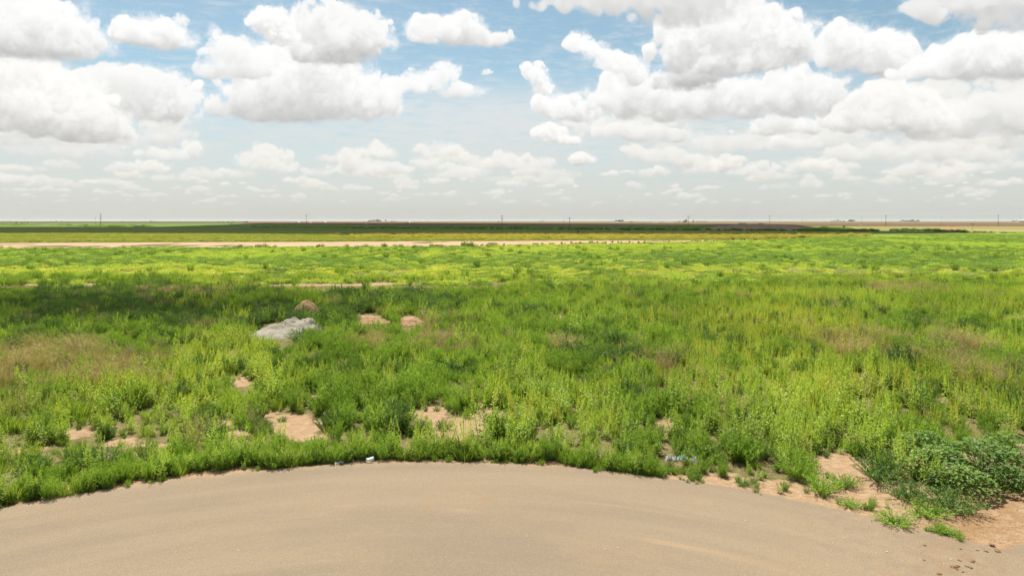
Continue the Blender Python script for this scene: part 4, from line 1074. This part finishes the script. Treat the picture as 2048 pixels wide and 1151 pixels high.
def clump(x0, x1, yb, hs, name, group):
    n = len(hs)
    names = ["leftmost in", "second in", "third in", "fourth in", "fifth in", "sixth in", "seventh in", "rightmost in"]
    for i, h_ in enumerate(hs):
        px = x0 + (x1 - x0) * (i + .5) / n
        w = names[i] if i < n - 1 else names[-1]
        tree(px, yb + random.uniform(-.1, .1), h_, (2, 0, 1, 0, 2, 0)[i % 6] if h_ > 2.2 else 2, "%s %s" % (w, name), group, 1.25)
clump(735, 763, 444.0, [3.0, 4.6, 5.2, 5.4, 5.2, 4.0], "the large dark clump left of the middle", "trees of the large dark clump")
tree(771.5, 444.0, 5.0, 3, "standing alone right of the large dark clump", None, 1.3)
clump(781, 792, 443.9, [2.4, 2.6, 2.2], "the low clump right of the large dark one", "trees of the low clump")
clump(812, 819, 445.6, [2.2, 2.0], "the pair beside the small white shed", "trees by the small white shed")
clump(1076, 1089, 443.8, [2.2, 2.2, 3.0], "the small group right of the middle pole", "trees right of the middle pole")
clump(1230, 1246, 444.2, [4.0, 5.2, 5.0, 5.4], "the dark clump by the pale horizon yards", "trees of the right middle clump")
clump(1258, 1266, 445.0, [2.4, 2.8], "the small pair right of the middle clump", "small tree pair")
tree(1358.5, 444.6, 3.4, 0, "left of the lone feathery tree by the pole", None)
tree(1370.0, 447.0, 9.0, 0, "standing tallest just left of the pole by the white shed", None, .8)
tree(1386.5, 444.6, 4.4, 0, "right of the pole by the white shed", None)
clump(1392, 1414, 444.2, [2.4, 2.8, 2.0, 2.2], "the low row right of the white shed", "low tree row right of the white shed")
clump(1660, 1691, 443.9, [2.8, 3.6, 5.0, 3.4, 3.0], "the scattered row at the right", "trees of the scattered right row")
clump(1697, 1710, 443.9, [4.8, 5.2, 4.8], "the round dark clump at the right", "trees of the round right clump")
clump(1800, 1838, 443.9, [3.2, 4.6, 4.6, 4.6, 5.0, 3.2, 4.4], "the long dark clump right of the dark pole", "trees of the long right clump")
clump(2024, 2036, 443.6, [3.0, 3.4], "the pair before the white building at the right edge", "trees by the white building")
clump(298, 316, 443.6, [2.8, 2.2, 1.6], "the faint group right of the left pole", "faint trees in the left fields")
clump(98, 128, 443.4, [1.8, 2.6, 2.4], "the faint row left of the tallest pole", "faint trees left of the tallest pole")
clump(2, 24, 443.4, [1.8, 2.0, 2.2], "the faint row at the left edge", "faint trees at the left edge")
clump(26, 62, 447.2, [3.2, 2.6, 3.4], "the green scrub row at the left", "scrub trees at the left")
clump(432, 470, 445.2, [2.0, 2.4, 2.2, 2.6], "the dark row left of the blue roofed barn", "trees left of the blue roofed barn")
tree(463, 448.2, 1.8, 2, "on its own in the green left of the barn", None, 1.5)

# ------------------------------------------------------------------ far buildings and field equipment
M_white = plain('white_paint', (.55, .55, .53), .5, var=.05); M_blue = plain('blue_roof', (.09, .12, .26), .5, var=.1); M_groof = plain('grey_roof', (.45, .45, .45), .5, var=.1); M_dk = plain('dark_metal', (.03, .032, .03), .5); M_glass = plain('dark_opening', (.05, .055, .06), .3)
def building(px, yb, wpx, hpx, depth, label, roof, wallm=None, rh=.35):
    p = gx(px, yb); w = wpx / F * p.y; hh = hpx / F * p.y
    e_ = empty('farm_building', p, label, 'building')
    wl = MB(); wl.box((0, 0, hh * (1 - rh) / 2), (w, depth, hh * (1 - rh))); wl.make('wall', wallm or M_white, e_)
    z = hh * (1 - rh) + .003; x, y = w / 2 + .3, depth / 2 + .3
    r_ = MB(); r_.add([(-x, -y, z), (x, -y, z), (x, y, z), (-x, y, z), (-x, 0, hh), (x, 0, hh)], [(0, 1, 5, 4), (2, 3, 4, 5), (0, 4, 3), (1, 2, 5), (3, 2, 1, 0)]); r_.make('roof', roof, e_)
    d_ = MB(); d_.box((-w * .22, -depth / 2 - .03, hh * .25), (w * .18, .05, hh * .5)); d_.make('door', M_glass, e_)
    for k in (.1, .32): q = MB(); q.box((w * k, -depth / 2 - .03, hh * .36), (w * .10, .05, hh * .16)); q.make('window', M_glass, e_)
building(491, 444.6, 7.0, 3.4, 10, "dark barn with a blue roof at the left of the brown field", M_blue, plain('dark_wall', (.12, .13, .15)))
building(598, 445.0, 4.2, 1.7, 7, "small white shed left of the thin pole", M_white)
building(621.5, 445.1, 4.0, 1.2, 7, "low white shed just right of the thin pole", M_white)
building(651, 445.2, 3.0, 1.9, 7, "small white shed further right of the thin pole", M_white)
building(732, 448.2, 2.2, 1.3, 3, "tiny white pump house at the edge of the brown field", M_white)
building(819.5, 445.6, 2.6, 2.2, 7, "small white shed with trees on its left", M_white)
building(1374, 448.6, 5.0, 2.3, 6, "white shed at the foot of the pole by the lone tree", M_groof)
building(1234, 444.5, 6.0, 1.5, 9, "white house in front of the right middle clump", M_groof)
building(1338, 445.3, 16, 1.2, 9, "long pale low shed left of the lone tree", M_groof)
building(1310, 445.2, 12, 1.0, 9, "first long pale low shed from the right middle clump", M_groof)
building(1805, 444.5, 3.0, 2.0, 8, "pale house in the long right clump", M_groof)
building(2048, 443.8, 26, 4.2, 20, "long white building cut by the right edge of the photo", M_white)
building(1721, 451.0, 1.6, .9, 2, "tiny pale box standing in the brown field", M_white)

# horizontal white tank
p = gx(274, 453.9); e_ = empty('storage_tank', p, "white horizontal tank on the tan strip at the left", 'tank')
t = MB(); t.tube((-1.7, 0, 1.05), (1.7, 0, 1.05), .8, .8, 20); t.tube((-1.7, 0, 1.05), (-1.9, 0, 1.05), .8, .45, 20); t.tube((1.7, 0, 1.05), (1.9, 0, 1.05), .8, .45, 20); t.make('vessel', M_white, e_, smooth=False)
for sx in (-1, 1): s_ = MB(); s_.box((sx * 1.0, 0, .14), (.2, 1.2, .28)); s_.box((sx * 1.0, 0, .33), (.14, 1.0, .12)); s_.make('support', M_steel, e_)
def pumpjack(px, yb, s, label, flip=1, m1=None):
    e_ = empty('pump_jack', gx(px, yb), label, 'pump jack', rz=0); e_.scale = (s * flip, s, s)
    f_ = MB(); f_.box((0, 0, .1), (3.4, .9, .2)); [f_.tube((a, b, .2), (0, 0, 2.3), .07, .05, 5) for a in (-.7, .7) for b in (-.35, .35)]; f_.make('frame', m1 or M_dk, e_)
    b_ = MB(); b_.tube((-1.5, 0, 2.15), (1.5, 0, 2.6), .12, .12, 6); b_.make('walking_beam', m1 or M_dk, e_)
    h_ = MB(); h_.box((1.6, 0, 2.35), (.28, .3, .85)); h_.box((1.72, 0, 1.98), (.2, .28, .25)); h_.tube((1.75, 0, .2), (1.75, 0, 1.9), .03, .03, 5); h_.make('horse_head', m1 or M_dk, e_)
    c_ = MB(); c_.box((-1.45, 0, .95), (.9, .3, .9)); c_.tube((-1.4, 0, 1.3), (-1.4, 0, 2.15), .05, .05, 5); c_.make('counterweight', M_steel, e_)
pumpjack(287, 454.2, .95, "small pump jack beside the white tank", -1)
pumpjack(172, 454.0, 1.0, "small dark pump jack left of the tallest left pole")
# pale standpipe at the left
e_ = empty('standpipe', gx(135.5, 454.2), "pale forked standpipe at the left of the dark pump jack", 'standpipe')
a = MB(); a.tube((0, 0, 0), (0, 0, 2.2), .28, .22, 8); a.box((0, 0, .15), (1.3, 1.3, .3)); a.make('riser', M_white, e_)
a = MB(); a.tube((0, 0, 2.1), (-.7, 0, 3.5), .12, .1, 6); a.tube((0, 0, 2.1), (.6, 0, 3.4), .12, .1, 6); a.tube((-.9, 0, 3.5), (.8, 0, 3.4), .08, .08, 6); a.make('fork', M_steel, e_)
# two small dark fixtures at the edge of the crop
e_ = empty('valve_box', gx(1146, 471.5), "short dark upright box with a pale front at the crop edge", 'equipment box')
a = MB(); a.box((-.32, 0, .55), (.14, .5, 1.0)); a.box((.32, 0, .55), (.14, .5, 1.0)); a.box((0, 0, 1.08), (.8, .55, .12)); a.box((0, 0, .06), (.9, .6, .12)); a.make('frame', M_dk, e_)
a = MB(); a.tube((0, -.02, .45), (0, -.02, .95), .2, .2, 10); a.tube((0, -.02, .12), (0, -.02, .45), .1, .1, 8); a.make('meter', M_white, e_)
e_ = empty('drum_on_post', gx(1156, 471.5), "dark drum raised on a pale post right of the short dark box", 'equipment stand')
a = MB(); a.tube((-.15, 0, 0), (-.2, 0, 1.25), .12, .12, 8); a.tube((.15, 0, 0), (-.1, 0, .6), .06, .06, 6); a.box((0, 0, .06), (.7, .5, .12)); a.make('post', M_white, e_)
a = MB(); a.tube((.08, 0, 1.1), (.08, 0, 1.9), .3, .38, 12); a.tube((.08, 0, 1.9), (.08, 0, 2.05), .38, .15, 12); a.make('drum', M_dk, e_)
a = MB(); a.box((0, 0, .5), (.7, .5, .8)); a.box((0, 0, .93), (.8, .6, .07)); a.make('box', M_dk)
o = bpy.data.objects[-1]
dkb = [o for o in COL.objects if o.name == 'box'][0]; dkb.name = 'dark_box'; dkb.location = gx(1688, 456.5); dkb.scale = (2.2, 2.2, 1.9); tag(dkb, "small dark box alone in the green right of the dirt pile", 'box')

# ------------------------------------------------------------------ litter and small stones
M_plast = Mat('clear_plastic').principled((.62, .70, .70), .25, .6, Alpha=.75)
M_paper = plain('white_paper', (.42, .41, .39), .8, var=.06, sc=20)
M_mint = plain('pale_green_plastic', (.36, .46, .38), .5, var=.1, sc=20)
def crumple(name, loc, sx, sy, sz, mat, label, cat, seed, n=9, group=None):
    r = random.Random(seed); vs = []; fs = []
    for i in range(n):
        for j in range(n):
            x, y = i / (n - 1) - .5, j / (n - 1) - .5; k = 1 - .5 * (abs(x) + abs(y))
            vs.append((x * sx + r.uniform(-.1, .1) * sx, y * sy + r.uniform(-.1, .1) * sy, sz * (r.random() ** 1.3) * k))
    for i in range(n - 1):
        for j in range(n - 1): fs.append((i * n + j, (i + 1) * n + j, (i + 1) * n + j + 1, i * n + j + 1))
    o = mesh_obj(name, vs, fs, mat, loc=loc); md = o.modifiers.new('thick', 'SOLIDIFY'); md.thickness = .003; return tag(o, label, cat, group)
crumple('paper_scrap', gx(674, 926.5, .03), .12, .10, .05, M_paper, "white paper scrap at the pavement rim, left of the other scrap", 'litter', 1)
crumple('paper_scrap', gx(683, 925.5, .03), .10, .09, .09, M_paper, "larger crumpled white scrap right of the first scrap at the rim", 'litter', 2)
crumple('plastic_bag', gx(1342, 921, .2), .24, .18, .18, M_paper, "white plastic bag caught in the weeds at the right rim, left end", 'litter', 3)
crumple('plastic_bag', gx(1364, 919, .2), .24, .16, .15, M_mint, "pale green plastic sheet lying between the two white bags", 'litter', 4)
crumple('plastic_bag', gx(1388, 926, .2), .16, .16, .22, M_paper, "small white plastic bag at the right end of the litter", 'litter', 5)
cup = empty('plastic_cup', gx(733, 924, .03), "crushed clear plastic cup lying at the pavement rim", 'cup', rz=.6)
n = 18; vs = []; fs = []; rr = random.Random(8)
for k, (r_, z_) in enumerate(((.034, .0), (.038, .04), (.042, .09), (.046, .125), (.048, .13))):
    for i in range(n): a_ = 2 * math.pi * i / n; q = r_ * (1 + .18 * math.sin(2 * a_ + k) + rr.uniform(-.04, .04)); vs.append((z_, q * math.cos(a_), .045 + q * math.sin(a_)))
for k in range(4): fs += [(k * n + i, k * n + (i + 1) % n, (k + 1) * n + (i + 1) % n, (k + 1) * n + i) for i in range(n)]
fs.append(tuple(range(n)))
mesh_obj('cup_body', vs, fs, M_plast, cup, smooth=True)
vs = [(.132, .05 * math.cos(a_), .046 + .05 * math.sin(a_)) for a_ in [2 * math.pi * i / n for i in range(n)]] + [(.142, .047 * math.cos(a_), .046 + .047 * math.sin(a_)) for a_ in [2 * math.pi * i / n for i in range(n)]]
mesh_obj('lid', vs, [(i, (i + 1) % n, n + (i + 1) % n, n + i) for i in range(n)] + [tuple(range(n, 2 * n))], M_paper, cup); cup.scale = (1.25, 1.25, 1.25)

M_clod = plain('dark_clod', (.17, .10, .055), .95, .1, .35, 30); M_peb = plain('white_pebble', (.42, .40, .36), .8, .2, .15, 30)
def stone_mesh(seed, flat=.45):
    bm = bmesh.new(); bmesh.ops.create_icosphere(bm, subdivisions=2, radius=1.0); r = random.Random(seed); o = Vector((r.uniform(0, 99), 0, 0))
    from mathutils import noise as N_
    for v in bm.verts: v.co *= 1 + .55 * N_.noise(v.co * 1.3 + o); v.co.z = max(-.25, v.co.z * flat)
    me = bpy.data.meshes.new('stone'); bm.to_mesh(me); bm.free(); return me
SM = [stone_mesh(i) for i in range(4)]; SP_ = []
for s_ in SM: q = s_.copy(); s_.materials.append(M_clod); q.materials.append(M_peb); SP_.append(q)
places = ["in front of the muddy corner", "nearest the bottom right of the photo", "just left of the brown mud", "on the grey pavement left of the mud", "lying apart further left on the pavement", "in the small scatter by the mud"]
CL = [(1908, 1132, .055, "flat dark clod, largest of the scatter left of the mud"), (1916, 1130, .03, "dark clod touching the largest one"), (1878, 1146, .04, "dark clod lowest of all near the bottom edge"), (1919, 1119, .026, "dark clod just above the largest one"),
      (1945, 1121, .045, "dark clod right of the largest one nearer the mud"), (1934, 1131, .028, "small clod below and right of the largest one"), (1942, 1134, .03, "small clod furthest right in the lower row"), (1972, 1101, .03, "small clod beside the mud edge"),
      (1995, 1100, .06, "dark clod lying on the mud edge"), (1955, 1099, .022, "little clod above the scatter"), (1921, 1096, .024, "little clod by itself above the largest one"), (1849, 1089, .025, "clod apart from the scatter to the upper left"),
      (1848, 1118, .022, "clod apart from the scatter to the lower left"), (1926, 1142, .02, "tiny clod under the scatter"), (1984, 1088, .045, "clod where the pavement meets the dirt"), (1914, 1137, .022, "tiny clod just under the largest one")]
for i, (px, py, s, lab) in enumerate(CL):
    o = bpy.data.objects.new('dirt_clod', SM[i % 4]); COL.objects.link(o); o.location = gx(px, py, .03); o.scale = (s * 1.25, s * .85, s * .7); o.rotation_euler = (0, 0, i * 1.7); tag(o, lab, 'clod', "dark clods on the pavement")
PE = [(1666, 1085, .016), (1774, 1102, .018), (1688, 1075, .014), (1054, 1071, .015), (892, 1113, .013), (1236, 1094, .014), (1210, 1096, .012), (844, 967, .014), (1490, 1040, .013), (1888, 1126, .014), (1902, 1117, .014), (476, 1099, .013)]
PN = ["left of the rusty stain's right", "right of centre between the sandy streaks", "above its neighbour near the sandy streak", "lower middle of the pavement", "lower left of the middle", "lower right of the middle", "beside its twin lower right of the middle", "upper middle near the rim", "under the rusty stain", "among the dark clods", "above the largest dark clod", "lower left of the pavement"]
for i, (px, py, s) in enumerate(PE):
    o = bpy.data.objects.new('pebble', SP_[i % 4]); COL.objects.link(o); o.location = gx(px, py, .028); o.scale = (s, s, s); o.rotation_euler = (0, 0, i * 1.3); tag(o, "tiny white pebble, " + PN[i], 'pebble', "white pebbles on the pavement")
# loose gravel on the bare corner
gm = bpy.data.meshes.new('gravel'); gv = []; gf = []; gr = random.Random(4)
for i in range(2600):
    if i < 1700: p = gx(gr.uniform(1780, 2060), gr.uniform(985, 1090))
    else: p = gx(gr.uniform(1380, 1900), gr.uniform(925, 1060))
    if on_road(np.array([p.x]), np.array([p.y]), .03)[0]: continue
    z = float(zg(np.array([p.x]), np.array([p.y]))[0]); s = gr.uniform(.007, .022); n0 = len(gv)
    ang_ = gr.uniform(0, 6); 
    for k in range(5): a_ = ang_ + k * 1.257; q = s * gr.uniform(.7, 1.3); gv.append((p.x + q * math.cos(a_), p.y + q * math.sin(a_), z - .004))
    gv.append((p.x, p.y, z + s * gr.uniform(.5, .9))); gf += [(n0 + k, n0 + (k + 1) % 5, n0 + 5) for k in range(5)]
gm.from_pydata(gv, [], gf); gm.materials.append(plain('gravel_pale', (.27, .20, .135), .9, .1, .4, 18)); o = bpy.data.objects.new('gravel', gm); COL.objects.link(o); tag(o, "loose pale gravel on the bare sandy corner", 'gravel', kind='stuff')

# ------------------------------------------------------------------ air: thin even haze
hz = MB(); hz.box((0, 20000, 17), (90000, 90000, 38)); 
mh = Mat('haze_air'); pv = mh.n('ShaderNodeVolumePrincipled'); pv.inputs['Color'].default_value = (.86, .89, .90, 1); pv.inputs['Density'].default_value = 2.2e-5; pv.inputs['Anisotropy'].default_value = .2
mh.l(pv.outputs[0], mh.out.inputs['Volume'])
HAZE = True
if HAZE:
    o = hz.make('haze', mh.m); tag(o, "thin summer haze over the plain", kind='stuff')
